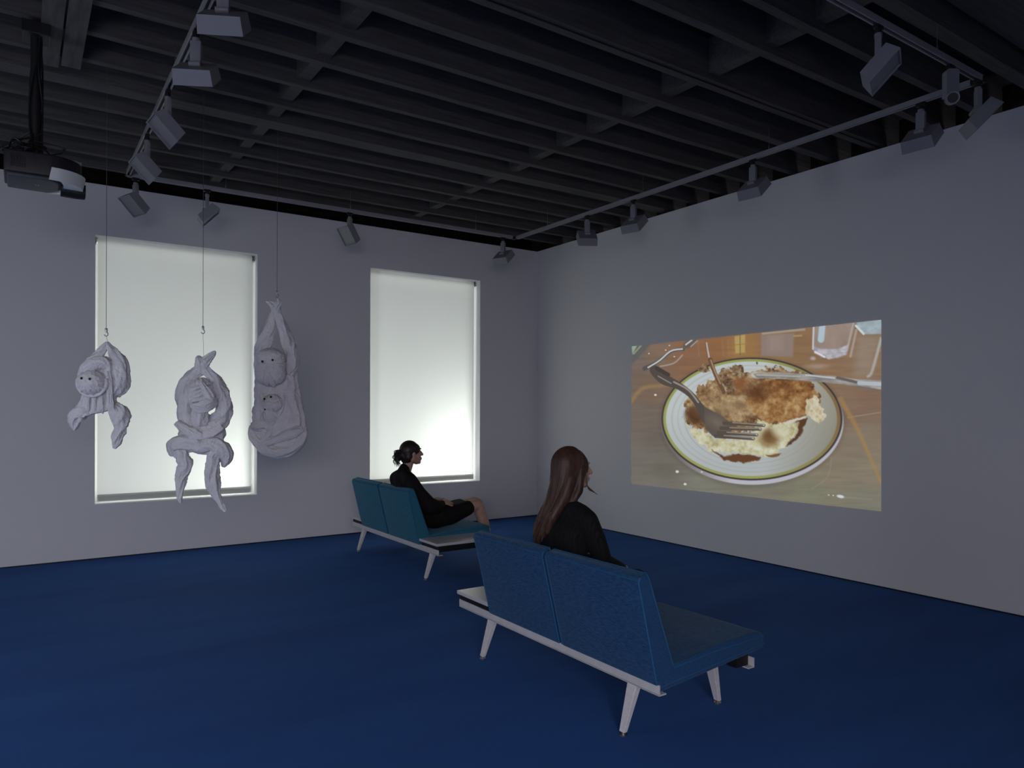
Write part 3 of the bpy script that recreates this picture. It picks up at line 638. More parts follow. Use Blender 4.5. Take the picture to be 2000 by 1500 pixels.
def fold(name, pts, parent, nseg=56, nring=72, folds=6, amp=.10, twist=5.0, flat=0.9, seed=0, lump=.06):
    """wrinkled cloth roll through control points (X, D, Z, radius)"""
    amp *= 1.35; P = spline(pts, nring); bm = nb(); rings = []; L = 0; prev = None
    for i, p in enumerate(P):
        c = Vector(p[:3]); r = max(p[3], .002)
        a = Vector(P[max(i - 1, 0)][:3]); b_ = Vector(P[min(i + 1, nring - 1)][:3]); t = (b_ - a).normalized()
        if prev is not None: L += (c - prev).length
        prev = c
        Dp = Vector((0, 1, 0)); n1 = t.cross(Dp)
        n1 = n1.normalized() if n1.length > 1e-3 else Vector((1, 0, 0)); n2 = n1.cross(t).normalized()
        ring = []
        for k in range(nseg):
            th = 2 * math.pi * k / nseg
            s_ = L / .25
            wob = sn((math.cos(th) * 1.3 + seed, math.sin(th) * 1.3, L * 9)) * 1.6
            cr_ = 1 - 2 * abs(math.sin(.5 * folds * th + twist * s_ + wob)) ** .7
            q_ = 1 + amp * cr_ + lump * 2 * sn((math.cos(th) * 2 + seed * 3, math.sin(th) * 2, L * 16)) + .5 * amp * sn((math.cos(th) * 6, math.sin(th) * 6 + seed, L * 60))
            ring.append(bm.verts.new(c + n1 * (r * q_ * math.cos(th)) + n2 * (r * flat * q_ * math.sin(th))))
        rings.append(ring)
    for a, b_ in zip(rings, rings[1:]):
        for k in range(nseg): bm.faces.new((a[k], a[(k + 1) % nseg], b_[(k + 1) % nseg], b_[k]))
    bm.faces.new(rings[0][::-1]); bm.faces.new(rings[-1])
    o = obj(name, bm, M_cloth, parent); o.data.polygons.foreach_set('use_smooth', [True] * len(o.data.polygons)); return o
def ball(name, c, rad, parent, amp=.04, seed=0, ring=None, seg=96, crease=None):
    bm = nb(); g = bmesh.ops.create_uvsphere(bm, u_segments=seg, v_segments=seg * 2 // 3, radius=1)
    for v in g['verts']:
        d = v.co.copy(); q_ = 1 + amp * sn((d.x * 3 + seed, d.y * 3, d.z * 3)) + amp * .7 * (1 - 2 * abs(math.sin(9 * d.x + 5 * d.z + 3 * sn((d.x * 2, d.y * 2, d.z * 2 + seed)))))
        if crease: q_ += crease(d)
        v.co = Vector((c[0] + d.x * rad[0] * q_, c[1] + d.y * rad[1] * q_, c[2] + d.z * rad[2] * q_))
    o = obj(name, bm, M_cloth, parent); o.data.polygons.foreach_set('use_smooth', [True] * len(o.data.polygons)); return o
def eye(c, r, parent): return obj('eye', ell(nb(), c, (r, r * .7, r), seg=12), M_eye, parent, True)
FOC = 1416.9
class Frame:
    """metric frame of one sculpture: local x to its left-right, y away, z up; traced sizes are turned into metres"""
    def __init__(s, loc, ppm, ox, oy, k): s.root = None; s.loc = loc; s.ppm = ppm; s.ox = ox; s.oy = oy; s.k = k
    def __call__(s, a, b_, d=0.0, r=None):
        x = (a - s.ox) / s.k / s.ppm; z = -(b_ - s.oy) / s.k / s.ppm
        return (x, -d, z) if r is None else (x, -d, z, r / s.k / s.ppm)
def monkey(loc, ppm, ox, oy, k, label):
    f = Frame(loc, ppm, ox, oy, k); rt = empty('cloth_monkey', loc, R(-34.184)); f.root = rt
    tag(rt, label, 'sculpture', 'hanging cloth monkeys'); return f, rt
def hang_wire(x, y, ztop, zhook, label, zend, dx=0.0):
    rt = empty('hanging_wire', (x, y, zhook), R(-34.184)); tag(rt, label, 'wire', 'wires holding the monkeys')
    obj('strand', tube(nb(), [(0, 0, 0), (0, 0, ztop - zhook)], .0017, 6), M_wire, rt)
    bm = nb(); box(bm, (-.007, -.006, -.022), (.007, .006, .004), .002)
    tube(bm, [(0.0 + .012 * math.sin(a), 0, -.036 + .013 * math.cos(a)) for a in np.linspace(0, 4.6, 16)], .0032, 8)
    obj('hook', bm, M_steel, rt, True)
    obj('loop_thread', tube(nb(), [(0, 0, -.046), (dx * .6, 0, -.046 + (zend + .046) * .45), (dx, 0, zend)], .0011, 5), M_wire, rt)
    return rt

# first monkey (face visible, left): scale 294 px per metre at its depth
f, rt = monkey((-5.548, -2.75, 2.005), 294.4, 482, 120, 5.359, 'small white cloth monkey with bead eyes hanging at far left by its paws')
hang_wire(-5.548, -2.75, 3.749, 2.005 + .018, 'thin wire and hook holding up the leftmost cloth monkey', -.10, .01)
fold('torso', [f(455, 640, -.02, 120), f(440, 740, -.01, 140), f(425, 850, 0, 160), f(430, 920, .01, 165), f(440, 965, .01, 130)], rt, folds=14, amp=.07, twist=.3, flat=.42, seed=1, nseg=64)
fold('arm', [f(492, 232, 0, 16), f(470, 275, 0, 34), f(420, 350, 0, 48), f(340, 440, .0, 66), f(280, 550, 0, 74), f(270, 650, 0, 62), f(300, 730, -.01, 55)], rt, folds=5, amp=.10, twist=3, seed=2)
fold('arm', [f(490, 232, 0, 16), f(520, 285, 0, 32), f(575, 360, 0, 62), f(630, 470, 0, 78), f(640, 600, 0, 86), f(625, 700, 0, 84), f(570, 770, 0, 60)], rt, folds=5, amp=.11, twist=2.4, seed=3)
fold('hood', [f(290, 620, .02, 40), f(320, 540, .05, 62), f(400, 480, .06, 74), f(490, 450, .05, 72), f(545, 500, .03, 56), f(560, 600, .03, 40)], rt, folds=4, amp=.12, twist=2, seed=4)
ball('hood_back', f(425, 600, .0), (165 / 5.359 / 294.4, .06, 165 / 5.359 / 294.4), rt, .05, 14)
hd = ball('head', f(400, 660, .07), (150 / 5.359 / 294.4, .075, 138 / 5.359 / 294.4), rt, .03, 5, crease=lambda d: (-.10 * abs(math.sin(7 * math.atan2(d.z - .05, d.x + .05))) * min(1, 2.2 * math.hypot(d.x, d.z)) * (1 if d.z < -.02 else .3) - .14 * math.exp(-((d.x - .08) ** 2 + (d.z - .06) ** 2) / .03)) * (d.y < 0))
ring = [f(400 + 152 * math.cos(a), 660 + 140 * math.sin(a), .075, 17) for a in np.linspace(-.3, math.pi + .3, 14)]
fold('head_rim', ring, rt, folds=3, amp=.10, twist=2, seed=6, nseg=16)
for a, b_ in ((357, 619), (441, 626)): eye(f(a, b_, .142), .0085, hd)
fold('drape', [f(545, 540, .06, 26), f(562, 640, .06, 30), f(560, 780, .05, 36), f(565, 900, .045, 42), f(580, 1000, .03, 40), f(585, 1095, .02, 14)], rt, folds=4, amp=.16, twist=.5, flat=.6, seed=7)
fold('drape', [f(285, 770, .02, 26), f(262, 850, .02, 32), f(235, 950, .02, 40), f(222, 1060, .02, 14)], rt, folds=4, amp=.16, twist=.5, flat=.6, seed=8)
for k_, (xa, xb) in enumerate(((335, 330), (400, 405), (470, 478))):
    fold('drape', [f(xa, 790, .04, 16), f((xa + xb) / 2, 860, .055, 24), f(xb, 930, .05, 24), f(xb, 978, .03, 10)], rt, folds=3, amp=.16, twist=.5, flat=.7, seed=70 + k_, nseg=24)
fold('leg', [f(340, 930, 0, 50), f(270, 945, 0, 72), f(195, 980, 0, 84), f(163, 1045, 0, 70), f(155, 1110, 0, 46), f(150, 1158, 0, 10)], rt, folds=5, amp=.12, twist=6, seed=9)
fold('leg', [f(560, 900, 0, 50), f(630, 960, 0, 76), f(648, 1050, 0, 78), f(632, 1130, 0, 66), f(607, 1220, 0, 58), f(588, 1290, 0, 44), f(572, 1345, 0, 16)], rt, folds=5, amp=.13, twist=7, seed=10)

# second monkey (seen from behind, head bowed)
f, rt = monkey((-4.948, -2.76, 2.058), 275.5, 378, -66, 4.288, 'large white cloth monkey with dangling legs turned away in front of window')
hang_wire(-4.948, -2.76, 3.749, 2.058 + .018, 'thin wire and hook holding up the middle cloth monkey', -.215, .006)
fold('paw', [f(375, 300, 0, 50), f(372, 250, 0, 54), f(360, 205, 0, 46), f(345, 178, 0, 30), f(340, 155, 0, 12)], rt, folds=5, amp=.12, twist=3, seed=20)
fold('paw', [f(385, 260, .01, 40), f(405, 215, .01, 42), f(440, 170, .01, 32), f(468, 140, .01, 22), f(487, 118, .01, 8)], rt, folds=5, amp=.12, twist=4, seed=21)
fold('arm', [f(365, 270, 0, 46), f(310, 305, 0, 48), f(245, 375, 0, 58), f(212, 470, 0, 58), f(222, 570, 0, 62), f(240, 660, 0, 74), f(300, 750, 0, 84)], rt, folds=5, amp=.09, twist=4, seed=22)
fold('arm', [f(385, 262, 0, 44), f(430, 300, 0, 42), f(490, 370, 0, 50), f(530, 470, 0, 62), f(560, 580, 0, 66), f(530, 680, 0, 76), f(460, 755, .02, 76)], rt, folds=5, amp=.09, twist=4, seed=23)
ball('head', f(383, 478, .03), (112 / 4.288 / 275.5, .085, 132 / 4.288 / 275.5), rt, .035, 24, crease=lambda d: .05 * (1 if (d.z + .9 * d.x) > .15 else 0))
fold('head_band', [f(330, 560, .08, 26), f(400, 590, .105, 40), f(470, 560, .09, 50), f(505, 520, .06, 40)], rt, folds=5, amp=.14, twist=3, seed=25)
fold('head_band', [f(410, 390, .10, 20), f(450, 440, .10, 34), f(490, 510, .08, 36)], rt, folds=6, amp=.16, twist=3, seed=26)
for k_ in range(5):
    b0 = 400 + 34 * k_
    fold('head_wrap', [f(300 - 6 * (2 - abs(2 - k_)), b0 + 20, .045, 9), f(345, b0 + 34, .105, 13), f(400, b0 + 26, .118, 14), f(455, b0, .095, 12), f(488, b0 - 20, .05, 8)], rt, folds=3, amp=.10, twist=1, seed=80 + k_, nseg=20)
fold('neck', [f(385, 590, .05, 62), f(388, 650, .06, 68), f(392, 710, .07, 64), f(394, 742, .07, 52)], rt, folds=7, amp=.10, twist=2, seed=27)
fold('torso', [f(378, 655, -.03, 130), f(375, 690, -.02, 180), f(375, 760, -.01, 196), f(372, 840, 0, 200), f(372, 900, 0, 185), f(380, 950, 0, 120)], rt, folds=8, amp=.05, twist=.6, flat=.42, seed=28, nseg=64)
fold('drape', [f(195, 720, .06, 30), f(280, 775, .08, 40), f(370, 815, .085, 38), f(440, 835, .08, 14)], rt, folds=3, amp=.14, twist=1, seed=29)
fold('drape', [f(565, 745, .06, 30), f(510, 790, .08, 38), f(440, 815, .08, 30), f(400, 820, .075, 12)], rt, folds=3, amp=.14, twist=1, seed=30)
fold('hip_roll', [f(150, 990, 0, 40), f(150, 915, .02, 62), f(230, 880, .05, 66), f(330, 880, .06, 62), f(400, 910, .06, 66), f(480, 900, .05, 66), f(560, 940, .03, 72), f(580, 1010, .01, 56), f(550, 1085, 0, 16)], rt, folds=4, amp=.09, twist=2.5, seed=31)
fold('leg', [f(165, 960, .01, 55), f(215, 955, .03, 50), f(228, 1010, .03, 56), f(240, 1080, .02, 62), f(215, 1160, .02, 48), f(205, 1225, .02, 40), f(200, 1300, .02, 28), f(198, 1350, .02, 22), f(208, 1388, .02, 10)], rt, folds=5, amp=.12, twist=5, seed=32)
fold('leg', [f(570, 960, .01, 55), f(500, 970, .04, 52), f(485, 1050, .04, 52), f(470, 1150, .03, 58), f(480, 1240, .02, 56), f(505, 1320, .02, 36), f(540, 1390, .02, 24), f(565, 1430, .02, 22), f(582, 1458, .02, 10)], rt, folds=6, amp=.12, twist=2.0, seed=33)

# third monkey (with a baby in its pouch)
f, rt = monkey((-4.298, -2.31, 2.430), 241.0, 309, 62, 4.288, 'tall white cloth monkey carrying a baby monkey, beside the window edge')
hang_wire(-4.298, -2.31, 3.749, 2.430 + .018, 'thin wire and hook holding up the monkey that carries a baby', -.07, .0)
fold('paw', [f(300, 205, 0, 34), f(280, 165, 0, 30), f(250, 145, 0, 20), f(218, 128, 0, 6)], rt, folds=5, amp=.14, twist=4, seed=40)
fold('paw', [f(305, 210, .01, 32), f(318, 165, .01, 30), f(332, 140, .01, 22), f(318, 105, .01, 8)], rt, folds=5, amp=.14, twist=4, seed=41)
fold('arm', [f(300, 190, 0, 22), f(268, 270, 0, 34), f(240, 370, 0, 50), f(215, 460, 0, 58), f(185, 540, 0, 60), f(165, 640, 0, 46), f(170, 740, 0, 40)], rt, folds=5, amp=.10, twist=3, seed=42)
fold('arm', [f(308, 180, .01, 22), f(335, 270, .01, 34), f(370, 370, .01, 46), f(410, 480, .01, 56), f(440, 580, .01, 54), f(440, 670, .02, 50), f(420, 750, .03, 40)], rt, folds=5, amp=.10, twist=3, seed=43)
fold('body', [f(305, 560, -.02, 130), f(300, 640, -.02, 172), f(300, 760, -.02, 176), f(310, 900, -.01, 188), f(322, 1030, 0, 206), f(330, 1160, 0, 224), f(335, 1260, 0, 218), f(345, 1350, 0, 175), f(355, 1410, 0, 90), f(358, 1428, 0, 30)], rt, folds=13, amp=.045, twist=.35, flat=.50, seed=44, nseg=80, nring=70, lump=.03)
hd = ball('head', f(295, 690, .10), (122 / 4.288 / 241, .09, 156 / 4.288 / 241), rt, .02, 45, crease=lambda d: (-.13 * math.exp(-((d.z - .27) / .05) ** 2) - .16 * math.exp(-((abs(d.x - .05) - .40 * (.25 - d.z)) / .06) ** 2) * (d.z < .22) + .06 * (d.z > .30)) * (d.y < 0))
for a, b_ in ((254, 645), (337, 633)): eye(f(a, b_, .187), .0095, hd)
kk = 4.288 * 241
ball('muzzle_flap', f(246, 738, .122), (74 / kk, .070, 92 / kk), rt, .035, 61)
ball('muzzle_flap', f(348, 734, .122), (76 / kk, .070, 96 / kk), rt, .035, 62)
ball('brow_fold', f(297, 600, .112), (116 / kk, .085, 66 / kk), rt, .03, 63)
fold('muzzle_pleat', [f(293, 672, .17, 6), f(288, 740, .185, 18), f(282, 800, .175, 26), f(276, 842, .15, 10)], rt, folds=3, amp=.12, twist=.5, seed=64, nseg=24)
fold('muzzle_pleat', [f(296, 690, .17, 6), f(308, 760, .185, 18), f(325, 812, .172, 26), f(338, 850, .15, 10)], rt, folds=3, amp=.12, twist=.5, seed=65, nseg=24)
bb = ball('baby_head', f(312, 985, .115), (86 / 4.288 / 241, .06, 78 / 4.288 / 241), rt, .05, 46, crease=lambda d: -.16 * math.exp(-((d.z - .05 - .5 * d.x * d.x) / .10) ** 2) * (d.y < 0))
for a, b_ in ((265, 948), (318, 932)): eye(f(a, b_, .168), .0090, bb)
b3 = ball('baby_body', f(290, 1085, .11), (62 / 4.288 / 241, .05, 62 / 4.288 / 241), rt, .06, 47)
eye(f(268, 1035, .165), .006, bb)
fold('pouch_edge', [f(210, 900, .08, 14), f(225, 1000, .09, 18), f(230, 1090, .10, 20), f(290, 1150, .11, 22), f(350, 1090, .10, 20), f(390, 1000, .09, 18), f(385, 900, .08, 14)], rt, folds=3, amp=.12, twist=2, seed=48, nseg=20)
fold('pouch_roll', [f(130, 1190, .06, 26), f(180, 1170, .09, 40), f(260, 1165, .10, 40), f(290, 1200, .10, 26), f(265, 1260, .09, 24), f(210, 1310, .08, 22)], rt, folds=4, amp=.16, twist=2, seed=49)
fold('pouch_roll', [f(540, 1190, .05, 30), f(470, 1225, .09, 44), f(380, 1260, .10, 40), f(290, 1300, .10, 34), f(210, 1320, .08, 22)], rt, folds=4, amp=.14, twist=1.5, seed=50)
fold('pouch_roll', [f(120, 1170, .03, 30), f(130, 1260, .05, 40), f(210, 1340, .07, 48), f(320, 1385, .08, 50), f(430, 1375, .07, 46), f(520, 1310, .05, 46), f(548, 1220, .03, 34)], rt, folds=4, amp=.12, twist=2, seed=51)

# ------------------------------------------------------------------ people
M_skin = mat('skin', (0.52, 0.31, 0.24), 0.55, 0.35, noise_amt=0.06, nscale=30)
M_hair1 = mat('brown_hair', (0.045, 0.022, 0.015), 0.5, 0.35, col2=(0.095, 0.048, 0.032), nscale=55, stretch=(1, 1, .12))
M_hair2 = mat('dark_hair', (0.018, 0.012, 0.010), 0.45, 0.45, col2=(0.03, 0.02, 0.016), nscale=60)
M_dress = mat('black_dress_cloth', (0.012, 0.009, 0.010), 0.8, 0.15, bump=0.3, bscale=30, noise_amt=.2, nscale=12)
M_shoe = mat('black_leather', (0.012, 0.011, 0.011), 0.4, 0.5)
M_knit = bpy.data.materials.new('black_rib_knit'); M_knit.use_nodes = True
nt = M_knit.node_tree; b = nt.nodes['Principled BSDF']; b.inputs['Roughness'].default_value = .85; b.inputs['Specular IOR Level'].default_value = .25; b.inputs['Base Color'].default_value = (.010, .009, .011, 1)
tc = nt.nodes.new('ShaderNodeTexCoord'); wv_ = nt.nodes.new('ShaderNodeTexWave'); wv_.bands_direction = 'Y'; wv_.inputs['Scale'].default_value = 32; wv_.inputs['Distortion'].default_value = .6
nt.links.new(tc.outputs['Object'], wv_.inputs['Vector']); bp = nt.nodes.new('ShaderNodeBump'); bp.inputs['Strength'].default_value = .8; bp.inputs['Distance'].default_value = .006
nt.links.new(wv_.outputs['Fac'], bp.inputs['Height']); nt.links.new(bp.outputs[0], b.inputs['Normal'])

def head_prims(bm, c, rz, tilt=0.0):
    """skull, jaw, nose, lips, ears; facing +x before the turn"""
    M4 = Matrix.Translation(c) @ Matrix.Rotation(rz, 4, 'Z') @ Matrix.Rotation(tilt, 4, 'Y')
    b2 = nb()
    ell(b2, (-.012, 0, .022), (.094, .072, .092)); ell(b2, (.026, 0, -.018), (.066, .060, .080)); ell(b2, (.045, 0, -.075), (.042, .042, .036)); ell(b2, (.068, 0, -.094), (.018, .020, .016))
    cap_(b2, (.088, 0, .012), .008, (.108, 0, -.022), .012); ell(b2, (.104, 0, -.026), (.014, .015, .009))
    ell(b2, (.086, 0, -.054), (.016, .020, .006)); ell(b2, (.085, 0, -.066), (.014, .018, .007)); ell(b2, (.080, 0, .035), (.014, .045, .010))
    for s_ in (-1, 1):
        ell(b2, (.064, s_ * .030, -.018), (.022, .020, .022)); ell(b2, (-.006, s_ * .073, -.014), (.018, .009, .030)); ell(b2, (.078, s_ * .028, .010), (.008, .012, .008))
        cap_(b2, (-.02, s_ * .05, -.05), .03, (.05, s_ * .030, -.085), .02)
    for v in b2.verts: v.co = M4 @ v.co
    t_ = bpy.data.meshes.new('t'); b2.to_mesh(t_); b2.free(); bm.from_mesh(t_); bpy.data.meshes.remove(t_)
    return M4
def hand(bm, wrist, dirv, palm_n, side, curl=.5, L=.17):
    """palm, four fingers of unequal length with two bends, and a thumb from the side of the palm"""
    d = Vector(dirv).normalized(); n = Vector(palm_n); n = (n - d * n.dot(d)).normalized(); s_ = d.cross(n).normalized() * side
    wv0 = Vector(wrist); 
    cap_(bm, wv0, .022, wv0 + d * .03, .026)
    for k in range(4): cap_(bm, wv0 + d * .02 + s_ * (.024 - .016 * k), .0135, wv0 + d * .085 + s_ * (.029 - .0195 * k), .0115)
    for k, ln in enumerate((.068, .076, .071, .056)):
        p = wv0 + d * .085 + s_ * (.030 - .0195 * k); ang = curl * .5; r_ = .0088
        for j, q_ in enumerate((.45, .32, .23)):
            dd = d * math.cos(ang) + n * math.sin(ang); p2 = p + dd * ln * q_
            cap_(bm, p, r_, p2, r_ * .92, 10); p = p2; ang += curl * .75; r_ *= .93
    p = wv0 + d * .025 + s_ * .028; dd = (d * .75 + s_ * .6 + n * .25).normalized(); p2 = p + dd * .045; cap_(bm, p, .0125, p2, .0105, 10)
    dd = (d * .95 + s_ * .15 + n * .35).normalized(); cap_(bm, p2, .0105, p2 + dd * .034, .0085, 10)
def foot(bm, ankle, yaw=0):
    a = Vector(ankle); dx = Vector((math.cos(yaw), math.sin(yaw), 0))
    cap_(bm, a, .034, a + Vector((0, 0, -.05)), .036); cap_(bm, (a.x, a.y, .036), .034, (a.x + dx.x * .10, a.y + dx.y * .10, .030), .030); cap_(bm, (a.x + dx.x * .10, a.y + dx.y * .10, .030), .032, (a.x + dx.x * .165, a.y + dx.y * .165, .024), .022)

# --- woman with long brown hair on the nearer bench
px, py = -3.40, -4.93
root = empty('person', (px, py, 0.37)); tag(root, 'seated woman with long brown hair and black ribbed knit top seen from behind', 'person', 'seated visitors')
def rel(bm):
    for v in bm.verts: v.co -= Vector(root.location)
    return bm
hc = Vector((-3.335, -4.935, 1.148)); hyaw = R(-16)
bm = nb(); HM = head_prims(bm, hc, hyaw)
chain(bm, [(-3.365, -4.933, 1.08, .052), (-3.385, -4.93, .97, .056)])
chain(bm, [(-3.395, -4.93, .95, .048), (-3.41, -4.93, .80, .085), (-3.40, -4.93, .62, .09), (-3.39, -4.93, .48, .10)])
for s_ in (-1, 1):
    chain(bm, [(-3.39, -4.93 + s_ * .05, .93, .05), (-3.375, -4.93 + s_ * .155, .895, .046), (-3.30, -4.93 + s_ * .205, .64, .036), (-3.09, -4.93 + s_ * .13, .550, .024)])
    hand(bm, (-3.09, -4.93 + s_ * .13, .553), (.75, -s_ * .6, -.03), (0, 0, -1), s_, .45)
    chain(bm, [(-3.38, -4.93 + s_ * .085, .46, .085), (-2.93, -4.93 + s_ * .11, .455, .060), (-2.86, -4.93 + s_ * .11, .10, .036)]); foot(bm, (-2.86, -4.93 + s_ * .11, .085))
remesh('body', rel(bm), .005, 4, M_skin, root)
bm = nb()   # knit top
chain(bm, [(-3.388, -4.93, .962, .068), (-3.405, -4.93, .90, .092)])
for dy, rr_ in ((-.075, .105), (0, .115), (.075, .105)): chain(bm, [(-3.405, -4.93 + dy * .7, .875, rr_ * .66), (-3.425, -4.93 + dy, .78, rr_), (-3.415, -4.93 + dy, .62, rr_ * .95), (-3.395, -4.93 + dy, .47, rr_ * 1.12)])
for s_ in (-1, 1): chain(bm, [(-3.395, -4.93 + s_ * .04, .925, .060), (-3.385, -4.93 + s_ * .125, .898, .064), (-3.375, -4.93 + s_ * .170, .868, .066), (-3.335, -4.93 + s_ * .200, .76, .060), (-3.29, -4.93 + s_ * .212, .635, .054), (-3.17, -4.93 + s_ * .19, .582, .046), (-3.085, -4.93 + s_ * .135, .556, .038)])
remesh('knit_top', rel(bm), .006, 5, M_knit, root)
bm = nb()   # trousers
for s_ in (-1, 1): chain(bm, [(-3.38, -4.93 + s_ * .08, .455, .100), (-2.93, -4.93 + s_ * .11, .462, .072), (-2.86, -4.93 + s_ * .11, .13, .055)])
remesh('trousers', rel(bm), .008, 4, M_dress, root)
for s_ in (-1, 1):
    bm = nb(); a = (-2.86, -4.93 + s_ * .11); cap_(bm, (a[0] - .01, a[1], .042), .042, (a[0] + .10, a[1], .040), .040); cap_(bm, (a[0] + .1, a[1], .038), .038, (a[0] + .17, a[1], .030), .030); box(bm, (a[0] - .05, a[1] - .036, 0), (a[0] + .19, a[1] + .036, .018), .008)
    remesh('shoe', rel(bm), .006, 2, M_shoe, root)
# hair: cap plus combed strands falling down the back
hr = random.Random(3); bm = nb()
b2 = nb(); ell(b2, (-.018, 0, .028), (.100, .083, .098)); ell(b2, (-.050, 0, -.035), (.072, .078, .10))
for s_ in (-1, 1): ell(b2, (.012, s_ * .052, .020), (.058, .034, .078)); chain(b2, [(.012, s_ * .064, .03, .026), (.010, s_ * .072, -.04, .026), (-.004, s_ * .080, -.12, .025), (-.05, s_ * .080, -.19, .020)])
chain(b2, [(-.070, 0, -.05, .070), (-.115, 0, -.18, .062), (-.175, .01, -.30, .042), (-.20, .015, -.37, .022)]); chain(b2, [(-.06, .05, -.05, .045), (-.11, .07, -.18, .042), (-.165, .075, -.30, .032), (-.19, .07, -.37, .018)]); chain(b2, [(-.050, -.055, -.05, .045), (-.095, -.066, -.16, .040), (-.165, -.068, -.27, .032), (-.19, -.06, -.35, .018)])
HY = Matrix.Translation(hc) @ Matrix.Rotation(hyaw, 4, 'Z')
for v in b2.verts: v.co = HY @ v.co
hair = remesh('hair', rel(b2), .006, 6, M_hair1, root)
for k in range(300):
    a = hr.uniform(-1, 1)                        # -1 right temple .. back .. +1 left temple
    ph = math.pi + a * 2.05; th0 = hr.uniform(.12, .45)
    dirx, diry = math.cos(ph), math.sin(ph); pts = []
    back = .5 - .5 * math.cos(ph); back = (1 - math.cos(ph)) / 2      # 1 at the back of the head
    for th in np.linspace(th0, 1.62, 6):
        pts.append((-.018 + .106 * math.sin(th) * dirx - .012 * back, .090 * math.sin(th) * diry, .028 + .104 * math.cos(th)))
    ex, ey = pts[-1][0], pts[-1][1]
    L_ = (.25 + .20 * back ** 1.1) * hr.uniform(.86, 1.04); wob = hr.uniform(0, 6.28); amp = hr.uniform(.004, .015)
    for t in np.linspace(.12, 1, 10):
        gx = ex + (-.105 - .120 * t - ex) * min(1, t * 1.15) * (.38 + .62 * back) + amp * math.sin(t * 9 + wob) * t + hr.uniform(-.001, .001)
        gy = ey * (1 - .12 * t) + amp * 1.2 * math.cos(t * 8 + wob) * t + .008 * t
        pts.append((gx - .012 * t, gy, .023 - L_ * t))
    n_ = len(pts); rs = [.0055 * (1 - .75 * (i / (n_ - 1)) ** 3) for i in range(n_)]
    tube(bm, pts, rs, 5)
for v in bm.verts: v.co = HY @ v.co
st = obj('hair_strands', rel(bm), M_hair1, hair, True); st['kind'] = 'stuff'
bm = nb()   # a loose front lock by the chin
for s0 in range(5): tube(bm, [tuple(HY @ Vector(p)) for p in spline([(.035, -.072, .03), (.045, -.078, -.03), (.048, -.080, -.085), (.06 + .004 * s0, -.083, -.115), (.088 + .006 * s0, -.085, -.128 - .004 * s0)], 12)], [.004 * (1 - .06 * i) for i in range(12)], 5)
st = obj('loose_lock', rel(bm), M_hair1, hair, True)

# --- woman with tied-up dark hair on the farther bench
px, py = -2.76, -2.06
root = empty('person', (px, py, 0.37)); tag(root, 'seated woman in black dress with dark tied up hair and folded hands', 'person', 'seated visitors')
hc = Vector((-2.965, -2.06, 1.080)); hyaw = R(-4)
bm = nb(); HM = head_prims(bm, hc, hyaw, R(-4))
chain(bm, [(-2.990, -2.06, 1.01, .048), (-3.03, -2.06, .90, .050)])
chain(bm, [(-3.03, -2.06, .88, .055), (-2.97, -2.06, .74, .085), (-2.86, -2.06, .57, .10), (-2.76, -2.06, .47, .115)])
for s_ in (-1, 1):
    chain(bm, [(-3.04, -2.06 + s_ * .05, .865, .045), (-3.03, -2.06 + s_ * .145, .835, .042), (-2.86, -2.06 + s_ * .19, .60, .034), (-2.675, -2.06 + s_ * .095, .600, .024)])
    chain(bm, [(-2.75, -2.06 + s_ * .08, .455, .085), (-2.315 + .04 * (s_ + 1), -2.06 + s_ * .07, .552, .062), (-2.275 + .04 * (s_ + 1), -2.06 + s_ * .07, .538, .058), (-2.20 + .04 * (s_ + 1), -2.06 + s_ * .07, .36, .053), (-2.13 + .04 * (s_ + 1), -2.06 + s_ * .07, .10, .034)]); foot(bm, (-2.13 + .04 * (s_ + 1), -2.06 + s_ * .07, .085))
hand(bm, (-2.675, -2.155, .602), (.9, .42, .06), (0, .45, -1), -1, .75); hand(bm, (-2.665, -1.975, .612), (.9, -.62, .04), (0, -.35, -1), 1, .75)
remesh('body', rel(bm), .0045, 3, M_skin, root)
bm = nb()   # dress with loose sleeves
for dy, rr_ in ((-.07, .10), (0, .108), (.07, .10)): chain(bm, [(-3.055, -2.06 + dy * .6, .852, rr_ * .72), (-3.02, -2.06 + dy, .75, rr_ * 1.02), (-2.88, -2.06 + dy, .58, rr_ * .95), (-2.78, -2.06 + dy, .475, rr_ * 1.12), (-2.60, -2.06 + dy * 1.1, .475, .095), (-2.42, -2.06 + dy * 1.1, .525, .078)])
chain(bm, [(-3.034, -2.06, .935, .056), (-3.05, -2.06, .885, .072)])
for s_ in (-1, 1): chain(bm, [(-3.05, -2.06 + s_ * .06, .865, .066), (-3.05, -2.06 + s_ * .140, .835, .070), (-2.99, -2.06 + s_ * .185, .72, .074), (-2.89, -2.06 + s_ * .20, .60, .084), (-2.78, -2.06 + s_ * .16, .575, .066), (-2.705, -2.06 + s_ * .112, .596, .038)])
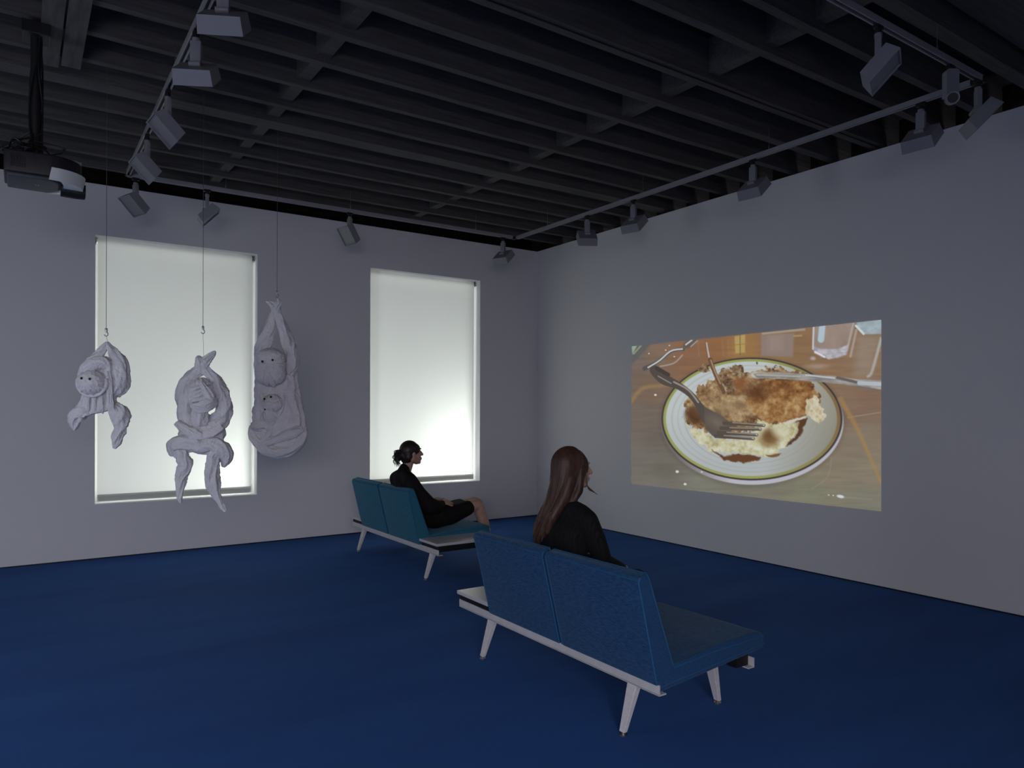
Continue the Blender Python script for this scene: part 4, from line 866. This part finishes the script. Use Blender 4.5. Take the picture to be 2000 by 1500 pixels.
for s_ in (-1, 1): chain(bm, [(-2.76, -2.06 + s_ * .085, .46, .10), (-2.56, -2.06 + s_ * .085, .485, .088), (-2.40, -2.06 + s_ * .08, .530, .074)])
remesh('dress', rel(bm), .006, 4, M_dress, root)
for s_ in (-1, 1):
    bm = nb(); a = (-2.13 + .04 * (s_ + 1), -2.06 + s_ * .07); cap_(bm, (a[0] - .01, a[1], .042), .042, (a[0] + .10, a[1], .040), .038); cap_(bm, (a[0] + .1, a[1], .038), .037, (a[0] + .17, a[1], .030), .029); box(bm, (a[0] - .05, a[1] - .034, 0), (a[0] + .19, a[1] + .034, .018), .008)
    remesh('shoe', rel(bm), .006, 2, M_shoe, root)
b2 = nb(); ell(b2, (-.022, 0, .030), (.097, .080, .094)); ell(b2, (-.050, 0, -.030), (.062, .070, .075)); 
for s_ in (-1, 1): ell(b2, (.008, s_ * .046, .040), (.062, .034, .056)); ell(b2, (-.045, s_ * .045, -.025), (.045, .035, .055))
chain(b2, [(-.09, 0, -.015, .040), (-.125, 0, -.01, .036), (-.140, 0, -.030, .036)])
HY = Matrix.Translation(hc) @ Matrix.Rotation(hyaw, 4, 'Z') @ Matrix.Rotation(R(-4), 4, 'Y')
for v in b2.verts: v.co = HY @ v.co
hair = remesh('hair', rel(b2), .005, 5, M_hair2, root)
hr = random.Random(5); bm = nb()
for k in range(46):
    y_ = hr.uniform(-.045, .045); x_ = hr.uniform(-.145, -.105); L_ = hr.uniform(.05, .125); w0 = hr.uniform(0, 6.28); am = hr.uniform(.006, .016)
    pts = [(-.10, y_ * .3, .010 + hr.uniform(-.02, .03)), (x_ - .012, y_ * .7, .020 + hr.uniform(-.02, .025))]
    for t in np.linspace(.15, 1, 8): pts.append((x_ - .012 - .012 * math.sin(t * 3) + am * math.sin(t * 8 + w0), y_ + am * math.cos(t * 8 + w0), .01 - L_ * t))
    tube(bm, spline(pts, 22), [.0042 * (1 - .03 * i) for i in range(22)], 5)
for v in bm.verts: v.co = HY @ v.co
bt = obj('hair_curls', rel(bm), M_hair2, hair, True); bt['kind'] = 'stuff'
